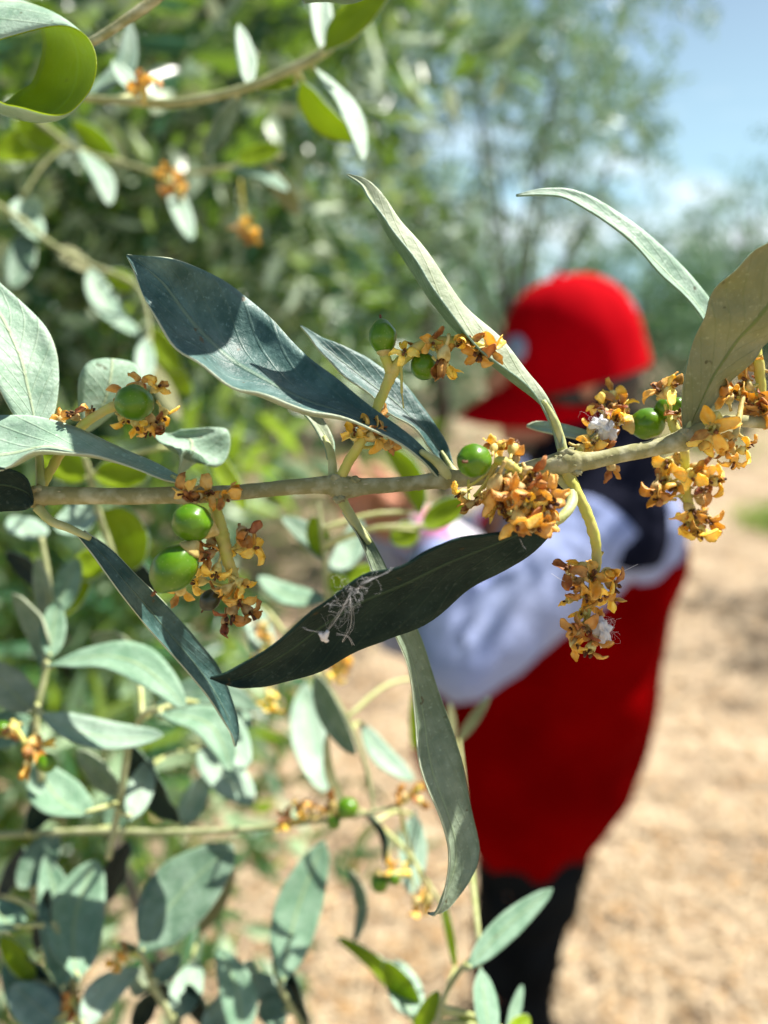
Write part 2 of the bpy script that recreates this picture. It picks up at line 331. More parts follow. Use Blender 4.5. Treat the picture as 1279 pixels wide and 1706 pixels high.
# ------------------------------------------------------------------ flowers and fruit
def flower_mesh(seed):
    R = random.Random(seed); mb = MB(); pm = 0 if R.random() < .85 else 1
    kind = R.random()
    for q in range(4):
        if R.random() < .15: continue
        az = q * math.pi / 2 + R.uniform(-.35, .35); ln = R.uniform(.8, 1.25); wd = R.uniform(.22, .40); tw = R.uniform(-.7, .7); cupk = R.uniform(.5, 1.15)
        if kind < .35: op, curl = R.uniform(.8, 1.3), R.uniform(.2, 1.4)       # half shut
        elif kind < .7: op, curl = R.uniform(.2, .8), R.uniform(-2.2, -.6)     # bent back
        else: op, curl = R.uniform(-.2, .9), R.uniform(-1.2, 2.2)
        r, z = .16, 0.05; v = []; n, k = 10, 7; pt = R.uniform(.55, .9)
        for i in range(n):
            s = i / (n - 1); th = op + curl * s; r += math.cos(th) * ln / n; z += math.sin(th) * ln / n
            w = wd * math.sin(math.pi * (.16 + .82 * s ** 1.05)) ** pt
            for j in range(k):
                u = 2 * j / (k - 1) - 1; phi = u * cupk * 1.3; lift = w * (1 - math.cos(phi)) * 1.25; yw = w * math.sin(phi) / max(.5, math.sin(cupk * 1.3)) * .95
                x_, y_, z_ = r - math.sin(th) * lift, yw, z + math.cos(th) * lift + tw * yw * s * .6
                nv = noise.noise_vector(Vector((x_ * 2.4 + seed * 3.7, y_ * 2.4 + q * 5, z_ * 2.4)))
                n2_ = noise.noise_vector(Vector((x_ * 7 + seed, y_ * 7 + q * 5, z_ * 7)))
                x_ += nv.x * .15 + n2_.x * .035; y_ += nv.y * .15 + n2_.y * .035; z_ += nv.z * .15 + n2_.z * .035
                v.append((x_ * math.cos(az) - y_ * math.sin(az), x_ * math.sin(az) + y_ * math.cos(az), z_))
        # closed thin petal
        v2 = [(a * 1.0, b * 1.0, c - .07) for a, b, c in v]; f = []
        for i in range(n - 1):
            for j in range(k - 1):
                a = i * k + j; f += [(a, a + k, a + k + 1, a + 1), (a + n * k, a + 1 + n * k, a + k + 1 + n * k, a + k + n * k)]
        rim = [i * k for i in range(n)] + [(n - 1) * k + j for j in range(1, k)] + [i * k + k - 1 for i in range(n - 2, -1, -1)] + [j for j in range(k - 2, 0, -1)]
        f += [(b, a, a + n * k, b + n * k) for a, b in zip(rim, rim[1:] + rim[:1])]
        mb.add(v + v2, f, pm if R.random() < .8 else 1 - pm)
    # calyx cup with small teeth, pedicel
    n = 12; v = []
    for z, r in ((-.62, .10), (-.50, .20), (-.3, .30), (-.08, .34), (.06, .30), (.02, .24), (-.2, .18)):
        for j in range(n):
            a = 2 * math.pi * j / n; zz = z + (.10 * max(0, math.cos(4 * a / 1.0)) if z > 0 else 0); v.append((r * math.cos(a), r * math.sin(a), zz))
    mb.add(v, [(i * n + j, i * n + (j + 1) % n, (i + 1) * n + (j + 1) % n, (i + 1) * n + j) for i in range(6) for j in range(n)], 2)
    mb.tube([(0, 0, -.55), (.03, .02, -.9), (0, 0, -1.15)], [.10, .085, .10], n=7, mi=2)
    for s in (1, -1):
        if R.random() < .7: mb.ball((s * .2, R.uniform(-.1, .1), .18 + R.uniform(0, .2)), .12, .09, .17, n=5, mi=3, rough=.5, seed=seed)
    if R.random() < .4:
        mb.tube([(0, 0, 0), (.03, 0, .35), (.10, .04, .6)], [.09, .05, .09], n=6, mi=3)
    me = bpy.data.meshes.new('dried_flower'); me.from_pydata(mb.v, [], mb.f)
    for x in ('petal', 'petal2', 'fcalyx', 'fanther'): me.materials.append(M[x])
    me.polygons.foreach_set('material_index', np.array(mb.m, np.int32)); me.polygons.foreach_set('use_smooth', np.ones(len(mb.f), bool)); me.update()
    return me
FL = [flower_mesh(i) for i in range(22)]
frnd = random.Random(5)
def flower(parent, pos, out, sc):
    o = bpy.data.objects.new('dried_flower', frnd.choice(FL)); COL.objects.link(o); place(o, parent, pos)
    d = nrm(np.array(out) + np.array([frnd.uniform(-.7, .7) for _ in range(3)]))
    Mx = Matrix(axis_m(d).tolist()) @ Matrix.Rotation(frnd.uniform(0, 6.28), 3, 'Z')
    o.rotation_euler = Mx.to_euler(); o.scale = (sc, sc, sc * frnd.uniform(.85, 1.1)); return o
def fruit(parent, px, py, mm, rpx, ax=(0, 1), elong=1.12, depth_ax=0.0, m='fruit', tip=True, name='olive_fruit'):
    """olive with its long axis along screen direction ax (x right, y up) from stalk to tip"""
    d = nrm(RT * ax[0] + UP * ax[1] - FW * depth_ax); Mx = axis_m(d); r = rpx * (D0 + mm * 1e-3) / FP; mb = MB(); c = P(px, py, mm)
    def prof(q, th):
        z = q[2] / (r * elong); f = 1 + .05 * z - .05 * z * z; return np.array((q[0] * f, q[1] * f, q[2] + (r * .10 * max(0, z - .8) / .2 if tip else 0)))
    mb.ball(c, r, r * .96, r * elong, M=Mx, n=22, prof=prof, rough=.06, seed=px)
    if tip:
        e = c + d * r * elong * 1.04; s = Mx[:, 0]
        mb.tube([e - d * r * .05, e + d * r * .16, e + d * r * .26 + s * r * .12, e + d * r * .36 + s * r * .02], [r * .13, r * .07, r * .10, r * .05], n=7, seg=8, mi=1, rough=.5)
    # persistent calyx at the stalk end
    b = c - d * r * elong
    mb.tube([b - d * r * .35, b - d * r * .12, b + d * r * .10, b + d * r * .2], [r * .16, r * .30, r * .52, r * .55], n=12, mi=2)
    return mb.build(name, [M[m], M['anther'], M['calyx']], parent, origin=c)
def cluster(parent, stalk, r, flowers, fruits=(), m='shoot', sc=2.5, label=None, side=()):
    """stalk: list of (px,py,mm[,r]); flowers (px,py,mm[,scale]); side: extra pedicels [(from),(to)]"""
    pts = np.array([P(*s[:3]) for s in stalk]); rr = [(s[3] if len(s) > 3 else r) * PX for s in stalk]
    mb = MB(); mb.tube(pts, rr, n=11, seg=len(stalk) * 8, rough=.22, seed=len(flowers)); dense = cat_rom(pts, 40)
    fl = []
    for f in flowers:
        p = P(*f[:3]); i = int(np.argmin(np.linalg.norm(dense - p, axis=1))); q = dense[max(0, i - 2)]
        d = p - q; s = (f[3] if len(f) > 3 else 1) * sc * 1e-3; o_ = nrm(d + np.array((0, -.3e-3, 0)))
        e = p - o_ * s * .9; mid = (q + e) / 2 + np.array((0, 0, -.12)) * np.linalg.norm(d) * .5
        mb.tube([q, mid, e], [.34e-3, .27e-3, .26e-3], n=6, seg=7, mi=0, rough=.2)
        # tiny bracts / bud remnants on the stalk
        if frnd.random() < .6:
            bq = dense[min(39, i + frnd.randint(-2, 2)) if i > 2 else i]; o2 = np.array([frnd.uniform(-1, 1) for _ in range(3)]); o2 = nrm(o2)
            mb.tube([bq, bq + o2 * .8e-3, bq + o2 * 1.5e-3 + np.array((0, 0, .2e-3))], [.25e-3, .3e-3, .06e-3], n=5, mi=frnd.choice((0, 1, 2)))
        fl.append((p, o_, s))
    for a, b, w in side: mb.tube([P(*a), (P(*a) + P(*b)) / 2 + UP * .2e-3, P(*b)], [w * PX] * 3, n=7, seg=8)
    o = mb.build('flower_cluster', [M[m], M['calyx'], M['petal2']], parent, origin=pts[0])
    if label: o['label'] = label
    for p, d, s in fl: flower(o, p, d, s)
    for f in fruits: fruit(o, *f[:4], **f[4])
    return o
def fluff(mb, c, rad, n, r, seed, step=.35e-3, pull=.12, flat=None):
    R = random.Random(seed); c = np.asarray(c)
    for _ in range(n):
        p = c + np.array([R.gauss(0, 1) for _ in range(3)]) * rad * .5; d = nrm([R.gauss(0, 1) for _ in range(3)]); pts = [p]
        for _ in range(R.randint(8, 22)):
            d = nrm(d + np.array([R.gauss(0, .45) for _ in range(3)]) + (c - p) / (np.linalg.norm(c - p) + 1e-9) * pull * (np.linalg.norm(c - p) / rad)); p = p + d * step
            if flat is not None: p = p - flat * np.dot(p - c, flat) * .5
            pts.append(p)
        mb.tube(pts, r, n=3, caps=False)

# ================================================================== FOCUSED BRANCH
br = thing('olive_branch', 'sharply focused twig crossing the whole picture with leathery leaves, berries and amber flowers', 'branch', P(60, 826, 0))
mb = MB()
sp_ = [(20, 822, 2, 13), (45, 826, 1, 15), (60, 828, 1, 19), (78, 826, 0, 16), (130, 826, 0, 14.5), (210, 827, 0, 14), (285, 825, 0, 14), (310, 824, 0, 17), (335, 824, 0, 14), (400, 820, 0, 13), (480, 812, 0, 13), (535, 808, 0, 14.5), (552, 808, 0, 18), (570, 812, 0, 20), (590, 811, 0, 17), (615, 810, 0, 13.5), (680, 806, 0, 12.5), (722, 801, 0, 14), (740, 798, 0, 18), (760, 797, 0, 14.5), (840, 791, 0, 13.5), (905, 776, 0, 14.5), (930, 772, 0, 19), (948, 770, 0, 21.5), (968, 769, 0, 17), (990, 767, 0, 14), (1040, 756, 0, 13.5), (1090, 746, 0, 14), (1122, 738, 0, 16), (1138, 733, 0, 18.5), (1152, 724, 0, 15), (1172, 712, 0, 11.5), (1205, 702, 1, 10.5), (1240, 702, 2, 10), (1310, 708, 3, 10)]
sc_ = np.array([P(*q[:3]) for q in sp_]); sr_ = np.array([q[3] * PX for q in sp_])
mb.tube(sc_, sr_, n=22, seg=230, rough=.09, seed=3)
dn_ = cat_rom(np.hstack([sc_, sr_[:, None]]), 230); lr_ = random.Random(9)
for _ in range(170):                        # lenticels, bud scars and flakes of bark
    i = lr_.randrange(3, 205); t_ = nrm(dn_[i + 1, :3] - dn_[i - 1, :3]); a_ = lr_.uniform(0, 6.28); u_ = nrm(np.cross(t_, (0, 1, 0))); w_ = np.cross(t_, u_); o_ = u_ * math.cos(a_) + w_ * math.sin(a_)
    Mm = np.array([t_, np.cross(o_, t_), o_]).T; z_ = lr_.uniform(.05, .13) * 1e-3
    mb.ball(dn_[i, :3] + o_ * dn_[i, 3] * .985, z_ * lr_.uniform(1, 3.2), z_ * lr_.uniform(.7, 1.2), z_ * .55, M=Mm, n=5, mi=1 if lr_.random() < .55 else 0, rough=.5, seed=i)
for px_, py_, a_ in ((62, 812, 1.2), (560, 796, 1.4), (590, 797, 1.1), (738, 786, 1.2), (945, 752, 1.5), (930, 760, 1.1), (960, 784, 1.1), (1140, 718, 1.2), (565, 828, 1.2)):
    mb.ball(P(px_, py_ + 3, -.9), .75e-3 * a_, .7e-3, .55e-3 * a_, n=9, rough=.7, seed=px_, mi=0)
M['lenticel'] = mat('pale_lenticel', (.50, .46, .30), .85, .1, 900, (.32, .27, .15), .4, .6)
stem = mb.build('stem', [M['stem'], M['lenticel']], br)
# petioles as one mesh each with the leaf they carry (children named leaf, sub-part petiole)
def pet(lf, pts, r=7, m='petiole'):
    mb = MB(); q = [P(*p[:3]) for p in pts]; mb.tube(q, [(p[3] if len(p) > 3 else r) * PX for p in pts], n=10, seg=len(pts) * 6, rough=.08)
    return mb.build('petiole', M[m], lf)

# big blue-green leaf
l1 = pleaf([(742, 790, -1, 733, 800, -1), (715, 757, -2, 700, 765, -3), (668, 715, -2, 652, 730, -5), (600, 662, -1, 585, 705, -7), (535, 610, 1, 515, 690, -9), (478, 560, 3, 440, 665, -10), (430, 505, 4, 375, 642, -10), (385, 476, 3, 320, 598, -9), (335, 449, -2, 275, 550, -7), (290, 432, -5, 242, 500, -5), (245, 427, -4, 222, 450, -4), (212, 424, -3, 211, 428, -3)],
           br, cup=.20, face='blue', other='under', n=54, k=17, wav=.10, seed=2, thick=.35e-3, label='broad blue-green leaf with rolled wavy edge and a yellow-green tip')
pet(l1, [(742, 806, 0, 9), (744, 793, -1, 9), (728, 770, -2, 8), (700, 752, -2.5, 5)])
# thin upright leaf
l2 = pleaf([(938, 745, -1, 928, 748, -1), (934, 710, -1, 918, 712, -1), (915, 668, -1, 888, 655, -3), (880, 620, 0, 838, 608, -5), (830, 560, 1, 778, 556, -6), (770, 498, 2, 727, 488, -6), (718, 436, 2, 684, 424, -5), (672, 375, 2, 645, 370, -4), (640, 328, 1, 615, 330, -2), (612, 300, 0, 600, 308, -1), (578, 289, 0, 577, 292, 0)],
           br, cup=.30, face='under', other='top', n=46, k=11, wav=.08, seed=4, fold=1, label='narrow pale leaf rising to a pointed tip, folded along its midrib')
pet(l2, [(938, 768, 0, 10), (936, 745, 0, 8.5), (925, 705, -1, 7), (905, 668, -1.5, 4)])
# leaf behind it
l3 = pleaf([(757, 780, 6, 746, 782, 6), (742, 735, 8, 722, 755, 6), (712, 690, 9, 690, 716, 5), (672, 640, 10, 640, 678, 5), (615, 598, 10, 585, 636, 6), (560, 573, 9, 540, 594, 7), (525, 556, 9, 518, 564, 8), (501, 541, 8, 500, 544, 8)],
           br, cup=.16, face='blue', other='under', n=38, k=11, wav=.14, seed=6)
pet(l3, [(765, 795, 4, 8), (752, 780, 6, 6), (735, 752, 7, 3)])
# arched thin leaf top right
l4 = pleaf([(1212, 560, 12, 1190, 570, 9), (1185, 505, 12, 1165, 522, 8), (1140, 448, 12, 1110, 462, 7), (1080, 392, 11, 1050, 402, 6), (1015, 345, 10, 985, 352, 6), (960, 318, 8, 940, 330, 6), (905, 314, 7, 900, 325, 6), (860, 324, 6, 860, 327, 6)],
           br, cup=.14, face='pale', other='top', n=36, k=9, seed=8, wav=.05)
# khaki leaf right, seen from below
l5 = pleaf([(1138, 722, 0, 1150, 720, 0), (1135, 680, -1, 1180, 682, 0), (1140, 615, -3, 1215, 640, 0), (1165, 555, -5, 1248, 600, 0), (1185, 500, -7, 1285, 566, 0), (1222, 447, -9, 1330, 520, -1), (1275, 405, -10, 1370, 460, -4), (1340, 375, -10, 1395, 400, -7), (1402, 345, -9, 1403, 347, -9)],
           br, cup=-.12, face='khaki', other='top', n=40, k=13, seed=10, wav=.10, label='khaki leaf cut by the right edge of the photo, lit through from behind')
pet(l5, [(1135, 736, 0, 11), (1143, 722, 0, 8), (1148, 700, -.3, 4)])
# dark leaf across the centre
l6 = pleaf([(930, 856, -5, 942, 862, -3), (885, 869, -8, 905, 902, -2), (825, 887, -10, 855, 940, 0), (765, 902, -11, 795, 982, 2), (705, 922, -12, 735, 1018, 3), (650, 943, -12, 672, 1050, 3), (595, 967, -12, 615, 1078, 2), (535, 1008, -11, 555, 1106, 1), (475, 1058, -10, 500, 1130, -1), (415, 1103, -9, 440, 1143, -4), (375, 1122, -9, 395, 1146, -8), (350, 1129, -8, 352, 1132, -8)],
           br, cup=.13, face='dark', other='dark', n=50, k=15, seed=12, wav=.07, thick=.42e-3, label='long almost black leaf hanging diagonally below the twig, with white silk on it')
pet(l6, [(925, 790, 2, 9), (948, 812, 0, 10), (952, 838, -3, 9), (935, 862, -5, 8), (905, 880, -6, 5)])
# hanging leaf
l7 = pleaf([(578, 850, 3, 570, 854, 3), (612, 888, 4, 598, 898, 3), (640, 935, 5, 620, 950, 3), (668, 990, 5, 636, 1000, 2), (692, 1045, 8, 655, 1050, 4), (715, 1105, 10, 680, 1115, 6), (742, 1185, 11, 695, 1200, 6), (770, 1275, 11, 705, 1290, 4), (792, 1355, 11, 735, 1370, 5), (799, 1415, 11, 748, 1420, 6), (785, 1462, 10, 742, 1470, 6), (758, 1500, 9, 735, 1512, 5), (735, 1520, 8, 725, 1526, 6), (712, 1521, 7, 713, 1523, 7)],
           br, cup=.26, face='sage', other='under', n=56, k=13, seed=14, wav=.12, label='long leaf hanging straight down with a curled tip')
pet(l7, [(566, 822, 0, 10), (572, 838, 1, 9), (590, 868, 3, 8), (615, 905, 3.5, 5)])
# hanging leaf at left
l8 = pleaf([(140, 884, 1, 128, 892, 1), (185, 915, 2, 160, 932, 0), (232, 962, 3, 200, 988, 0), (285, 1015, 9, 245, 1042, 5), (335, 1075, 12, 292, 1098, 8), (375, 1130, 14, 335, 1145, 9), (392, 1180, 14, 365, 1190, 11), (398, 1218, 14, 384, 1222, 12), (394, 1243, 14, 391, 1244, 14)],
           br, cup=.18, face='blue', other='under', n=42, k=11, seed=16, wav=.10, label='drooping leaf at left, in shade near its stalk and bright beyond')
pet(l8, [(62, 845, 0, 9), (85, 868, 0, 7.5), (115, 880, 1, 7), (150, 897, 1, 5)])
# pale leaf from the left edge
l9 = pleaf([(307, 797, -2, 300, 806, -2), (270, 777, -1, 262, 796, -4), (215, 752, 1, 205, 772, -6), (150, 722, 3, 135, 756, -8), (80, 698, 4, 65, 753, -9), (10, 690, 5, 0, 780, -9), (-60, 705, 5, -70, 800, -8), (-130, 760, 3, -135, 820, -4), (-180, 830, 1, -181, 832, 1)],
           br, cup=.14, face='pale', other='under', n=38, k=11, seed=18, wav=.05, label='smooth pale leaf sweeping in from the left edge onto the twig')
pet(l9, [(315, 822, -3, 9), (306, 806, -2, 6), (285, 792, -2, 3)])
# upright pale leaf left
l10 = pleaf([(66, 718, 6, 50, 722, 6), (90, 690, 8, 22, 690, 5), (98, 640, 10, -5, 640, 4), (95, 590, 11, -30, 580, 4), (72, 540, 12, -55, 520, 5), (25, 493, 12, -80, 460, 7), (-40, 440, 12, -100, 400, 10), (-110, 372, 12, -112, 370, 12)],
            br, cup=.10, face='pale', other='under', n=34, k=11, seed=20, wav=.08, label='wide pale leaf standing up at the left edge with a clear midrib')
pet(l10, [(68, 815, 1, 8), (66, 770, 3, 7), (62, 735, 5, 6), (56, 700, 6, 3)])
l11 = pleaf([(56, 832, -4, 54, 840, -4), (42, 795, -6, 40, 850, -3), (5, 780, -9, 5, 852, -3), (-50, 778, -10, -50, 858, -4), (-110, 800, -9, -110, 850, -5), (-160, 826, -6, -160, 828, -6)],
            br, cup=.14, face='dark', other='dark', n=24, k=9, seed=22, label='dark blunt leaf at the left end of the twig')
# leaf behind the big one (only its petiole end shows) and small ones
l14 = pleaf([(556, 765, 2, 545, 765, 2), (556, 735, 4, 538, 740, 4), (540, 700, 7, 515, 700, 6), (512, 660, 9, 480, 665, 7), (470, 610, 11, 440, 625, 8), (430, 560, 12, 405, 580, 9), (395, 520, 12, 394, 522, 12)],
            br, cup=.2, face='under', other='top', n=26, k=7, seed=24, label='leaf mostly hidden behind the broad blue-green leaf')
pet(l14, [(553, 806, 0, 9), (554, 785, 1, 8), (551, 755, 2, 7), (540, 728, 4, 4)])
l15 = pleaf([(1010, 728, 9, 1008, 738, 9), (975, 716, 10, 970, 733, 9), (930, 704, 11, 925, 724, 10), (895, 702, 12, 893, 717, 12), (878, 708, 12, 877, 711, 12)], br, cup=.2, face='pale', other='under', n=18, k=7, seed=26)
l12 = pleaf([(300, 792, 18, 296, 796, 18), (330, 770, 20, 300, 762, 12), (362, 778, 20, 288, 745, 12), (381, 755, 22, 268, 738, 14), (382, 722, 22, 258, 728, 16), (362, 712, 22, 256, 722, 18), (300, 716, 20, 262, 719, 19)],
            br, cup=.14, face='pale', other='top', n=24, k=9, seed=28)
l13 = pleaf([(140, 725, 24, 136, 728, 24), (175, 700, 26, 134, 700, 22), (215, 665, 27, 130, 665, 22), (230, 630, 28, 132, 628, 22), (222, 606, 28, 148, 604, 24), (190, 598, 26, 172, 598, 26)], br, cup=-.1, face='pale', other='young', n=22, k=9, seed=30)
# ---- flower clusters
cluster(br, [(72, 806, 2, 8), (95, 765, 4, 8), (135, 712, 4, 8), (165, 690, 3, 8), (192, 676, 2, 8), (215, 668, 4, 6), (250, 672, 6, 5)], 7,
        [(102, 698, 5, .8), (122, 692, 3, .95), (150, 686, 4, .8), (204, 655, 5, 1), (232, 640, 6, .9), (262, 645, 6, .95), (252, 700, 6, 1), (228, 706, 3, 1.05), (206, 700, 5, .9), (275, 690, 8, 1), (246, 716, 6, .9), (268, 712, 6, .9)],
        [(223, 671, -2, 31, dict(ax=(.8, .1), elong=1.08, depth_ax=.5, tip=False))], label='flower stalk at left with one berry ringed by brown petals')
cluster(br, [(350, 822, -2, 8), (358, 845, -4, 9), (366, 875, -4, 11), (372, 900, -4, 11), (378, 930, -4, 10), (388, 960, -3, 9), (386, 985, -2, 6), (392, 1015, -2, 5)], 9,
        [(312, 820, -6, 1.0), (328, 828, -7, 1.05), (348, 822, -6, 1.0), (375, 828, -6, 1.0), (385, 818, -4, .8), (404, 888, -5, 1.15), (420, 912, -3, 1.1), (398, 915, -2, 1), (345, 925, -5, 1.0), (352, 905, -3, 1.0), (360, 952, -5, .95), (404, 972, -5, .95), (372, 985, -5, .95), (398, 998, -4, .9), (386, 1022, -4, 1.1), (415, 1020, -3, 1.1), (330, 968, -1, 1), (300, 985, 2, 1.1), (375, 1038, -3, .8), (340, 880, -1, 1.1)],
        [(321, 871, -9, 33, dict(ax=(-.75, .35), elong=1.04, tip=False, depth_ax=.35)), (291, 946, -9.5, 37, dict(ax=(-.62, -.75), elong=1.22)), (350, 999, -5, 17, dict(ax=(-.55, -.8), elong=1.15, m='fruitdark'))],
        label='crowded hanging flower stalk with two green berries and a small black one')
cluster(br, [(566, 800, 0, 10), (580, 770, -1, 9), (602, 735, -2, 8.5), (622, 692, 0, 8.5), (640, 652, 0, 8.5), (655, 618, -1, 10), (680, 590, -2, 9), (715, 570, -2, 8), (755, 568, -2, 7.5), (785, 572, -2, 8), (805, 578, -2, 7)], 9,
        [(672, 590, -3, .85), (694, 582, 0, .8), (738, 598, -5, 1.25), (742, 612, -4, 1.0), (765, 572, -4, .9), (783, 568, -4, .9), (800, 590, -4, 1.1), (815, 582, -3, 1.15), (718, 566, -3, .8), (590, 725, -3, .95), (606, 712, -3, .95), (625, 725, -3, 1.1), (640, 715, -2, .9), (632, 694, 3, .9), (648, 742, 0, .9)],
        [(637, 562, -2, 24, dict(ax=(-.1, 1), elong=1.18)), (706, 610, -1, 23, dict(ax=(.25, -.9), elong=1.05, tip=False))],
        label='arched yellow flower stalk rising above the twig, with a pointed berry at its bend', side=[((650, 620, -1), (640, 592, -2), 9), ((668, 605, -2), (669, 655, -2), 2.2), ((669, 655, -2), (672, 680, -2), 1.2)])
cluster(br, [(880, 790, -6, 9), (862, 788, -8, 9), (852, 778, -9, 9), (842, 770, -9, 8), (826, 767, -8, 7)], 8,
        [(823, 745, -6, .8), (855, 745, -8, 1.0), (858, 762, -8, .9), (822, 812, -10, 1.35), (845, 800, -9, 1.1), (882, 790, -10, 1.2), (868, 818, -11, 1.2), (892, 808, -10, 1.1), (905, 838, -9, 1.5), (912, 822, -9, 1.2), (882, 840, -10, 1.05), (840, 840, -9, 1.2), (865, 870, -11, 1.35), (888, 876, -10, 1.3), (825, 838, -7, 1.0), (848, 858, -8, .9), (868, 852, -8, .9), (767, 822, -4, .72), (798, 828, -4, .72), (780, 842, -4, .78), (905, 862, -8, 1.1), (915, 850, -7, .9), (850, 818, -11, 1.1)],
        [(790, 768, -10, 29.5, dict(ax=(-.45, -.1), elong=1.02, depth_ax=.8))],
        label='dense amber flower cluster on the middle of the twig beside a round green berry', side=[((780, 798, -1), (781, 838, -4), 2.5)])
cluster(br, [(950, 765, 3, 7), (985, 735, 7, 6), (1015, 712, 9, 6), (1040, 700, 10, 6), (1070, 700, 10, 5)], 6,
        [(985, 742, 6, 1), (972, 748, 5, .9), (1002, 742, 6, 1), (1010, 685, 8, 1), (1025, 672, 8, 1), (1000, 676, 9, .9), (1038, 690, 8, 1), (1020, 655, 10, .85), (985, 712, 8, .9), (1025, 700, 6, 1), (1040, 675, 10, .9), (1018, 780, 6, .95)],
        [(1077, 706, 7, 27, dict(ax=(.85, .1), elong=1.12, tip=False))], label='pale brown flower cluster behind the twig with a dark green berry and white wool')
cluster(br, [(1132, 732, 3, 9), (1122, 710, 3, 8), (1116, 696, 4, 6)], 7, [(1100, 652, 2, 1.1), (1118, 650, 1, 1.15), (1128, 690, 2, .8)],
        [(1108, 682, 6, 17, dict(ax=(-.3, .8), elong=1.1, tip=False)), (1128, 676, 5, 13, dict(ax=(.2, .9), elong=1.1, tip=False))], label='pair of orange flowers over a tiny green berry')
cluster(br, [(944, 785, 0, 10), (958, 815, -1, 9.5), (975, 850, -1, 9), (988, 885, -1, 9), (994, 925, 0, 8), (990, 960, 0, 7), (982, 1000, 0, 5.5), (975, 1050, 0, 5)], 8,
        [(950, 950, -2, 1.05), (966, 944, 0, .9), (958, 972, 0, .95), (985, 960, -3, 1.15), (1012, 955, -3, 1.15), (1020, 975, -2, 1.1), (1000, 990, -3, 1.1), (975, 990, -2, 1.0), (1015, 998, 0, .9), (992, 940, 2, 1), (958, 1050, -2, 1.0), (978, 1045, -3, 1.0), (958, 1075, -2, 1.0), (982, 1082, -2, 1.0), (990, 1062, -1, .9), (970, 1020, 0, .9), (945, 1000, 1, .7), (994, 1030, 0, .8)],
        label='long yellow stalk hanging below the twig with two tiers of amber flowers', m='shoot')
cluster(br, [(1140, 750, 10, 8), (1142, 800, 12, 9), (1146, 835, 12, 8), (1160, 865, 12, 6), (1165, 880, 12, 5)], 7,
        [(1112, 772, 10, 1.2), (1130, 765, 12, 1.2), (1108, 800, 10, 1.1), (1092, 815, 9, 1.1), (1100, 832, 10, 1.1), (1125, 812, 9, 1.1), (1165, 780, 12, 1.1), (1180, 795, 11, 1.1), (1195, 802, 11, 1.1), (1168, 818, 11, 1.1), (1152, 790, 9, 1.1), (1150, 850, 11, 1.1), (1178, 866, 11, 1.1), (1165, 885, 11, 1.1), (1148, 872, 12, .9), (1170, 835, 14, 1.1)],
        label='softly blurred amber flower cluster hanging at right')
cluster(br, [(1200, 702, 1, 7), (1192, 690, -2, 5), (1180, 712, -4, 5)], 5, [(1188, 715, -5, 1.45), (1180, 735, -4, 1.2), (1205, 738, -3, 1.0)], label='curled brown petals hugging the green end of the twig')
cluster(br, [(1238, 660, 3, 4), (1232, 690, 1, 4.5), (1226, 720, -2, 5), (1218, 740, -2, 5), (1228, 765, -2, 4)], 5, [(1208, 748, -3, .9), (1240, 750, -3, .85), (1222, 768, -2, .8), (1248, 738, -2, .6)], m='calyx', label='small upside-down spray of buds under the green end of the twig')
cluster(br, [(1270, 700, 6, 7), (1268, 650, 6, 8), (1262, 600, 5, 9), (1258, 575, 5, 8)], 7, [(1198, 652, 2, 1.4), (1212, 660, 2, 1.1), (1225, 655, 4, 1.1), (1240, 640, 5, 1.2), (1262, 672, 3, 1.1), (1272, 685, 2, 1.2), (1250, 610, 6, 1), (1280, 660, 4, 1.2), (1245, 668, 4, .9)], label='amber flowers crowded behind the khaki leaf at the right edge')
# white silk and wool caught on the branch
mb = MB(); cc = P(575, 1000, -19); fn = nrm(np.cross(P(640, 950, -16) - P(560, 1100, -6), P(700, 925, -15) - P(475, 1058, -13)))
fluff(mb, P(583, 990, -13), 1.5e-3, 15, 1.0e-5, 1); fluff(mb, P(573, 1012, -11), 1.7e-3, 12, 1.0e-5, 2); fluff(mb, P(604, 975, -13.2), 1.3e-3, 8, .9e-5, 3); fluff(mb, P(558, 1040, -9), 2.2e-3, 7, .9e-5, 4)
for (a, b, c) in (((583, 990, -13), (562, 1030, -10), (540, 1058, -8)), ((583, 995, -13), (585, 1040, -8.5), (570, 1070, -5)), ((600, 975, -13), (640, 955, -13), (652, 945, -13)), ((545, 1055, -8.5), (515, 1050, -10), (505, 1045, -10.5)), ((560, 1058, -8), (580, 1060, -7), (590, 1075, -5))):
    mb.tube([P(*a), P(*b), P(*c)], 1.9e-5, n=4, seg=10)
    for e_ in range(3): mb.tube([P(*a) + UP * frnd.uniform(-5e-4, 5e-4), P(*b) + RT * frnd.uniform(-5e-4, 5e-4), P(*c) + RT * frnd.uniform(-4e-4, 4e-4)], 1.4e-5, n=3, seg=12)
mb.tube([P(537, 1066, -8), P(541, 1060, -8.5), P(546, 1052, -9)], [.30e-3, .5e-3, .28e-3], n=8, seg=8, rough=.5); mb.tube([P(532, 1055, -9), P(538, 1062, -8.5), P(545, 1068, -7.5)], [.25e-3, .35e-3, .3e-3], n=8, seg=6, rough=.6)
mb.build('cobweb', M['silk'], None, label='wispy white silk threads and a tiny white scrap caught on the dark leaf', category='cobweb')
mb = MB(); mb.ball(P(1004, 1052, -2), 1.0e-3, .9e-3, 1.9e-3, M=rotm(0, -.2, 0), n=14, rough=1.3, seed=4); fluff(mb, P(1004, 1050, -2.5), 1.4e-3, 45, 1.0e-5, 7)
mb.build('wool_tuft', M['silk'], None, label='white woolly tuft on the lowest hanging amber flowers', category='insect wool')
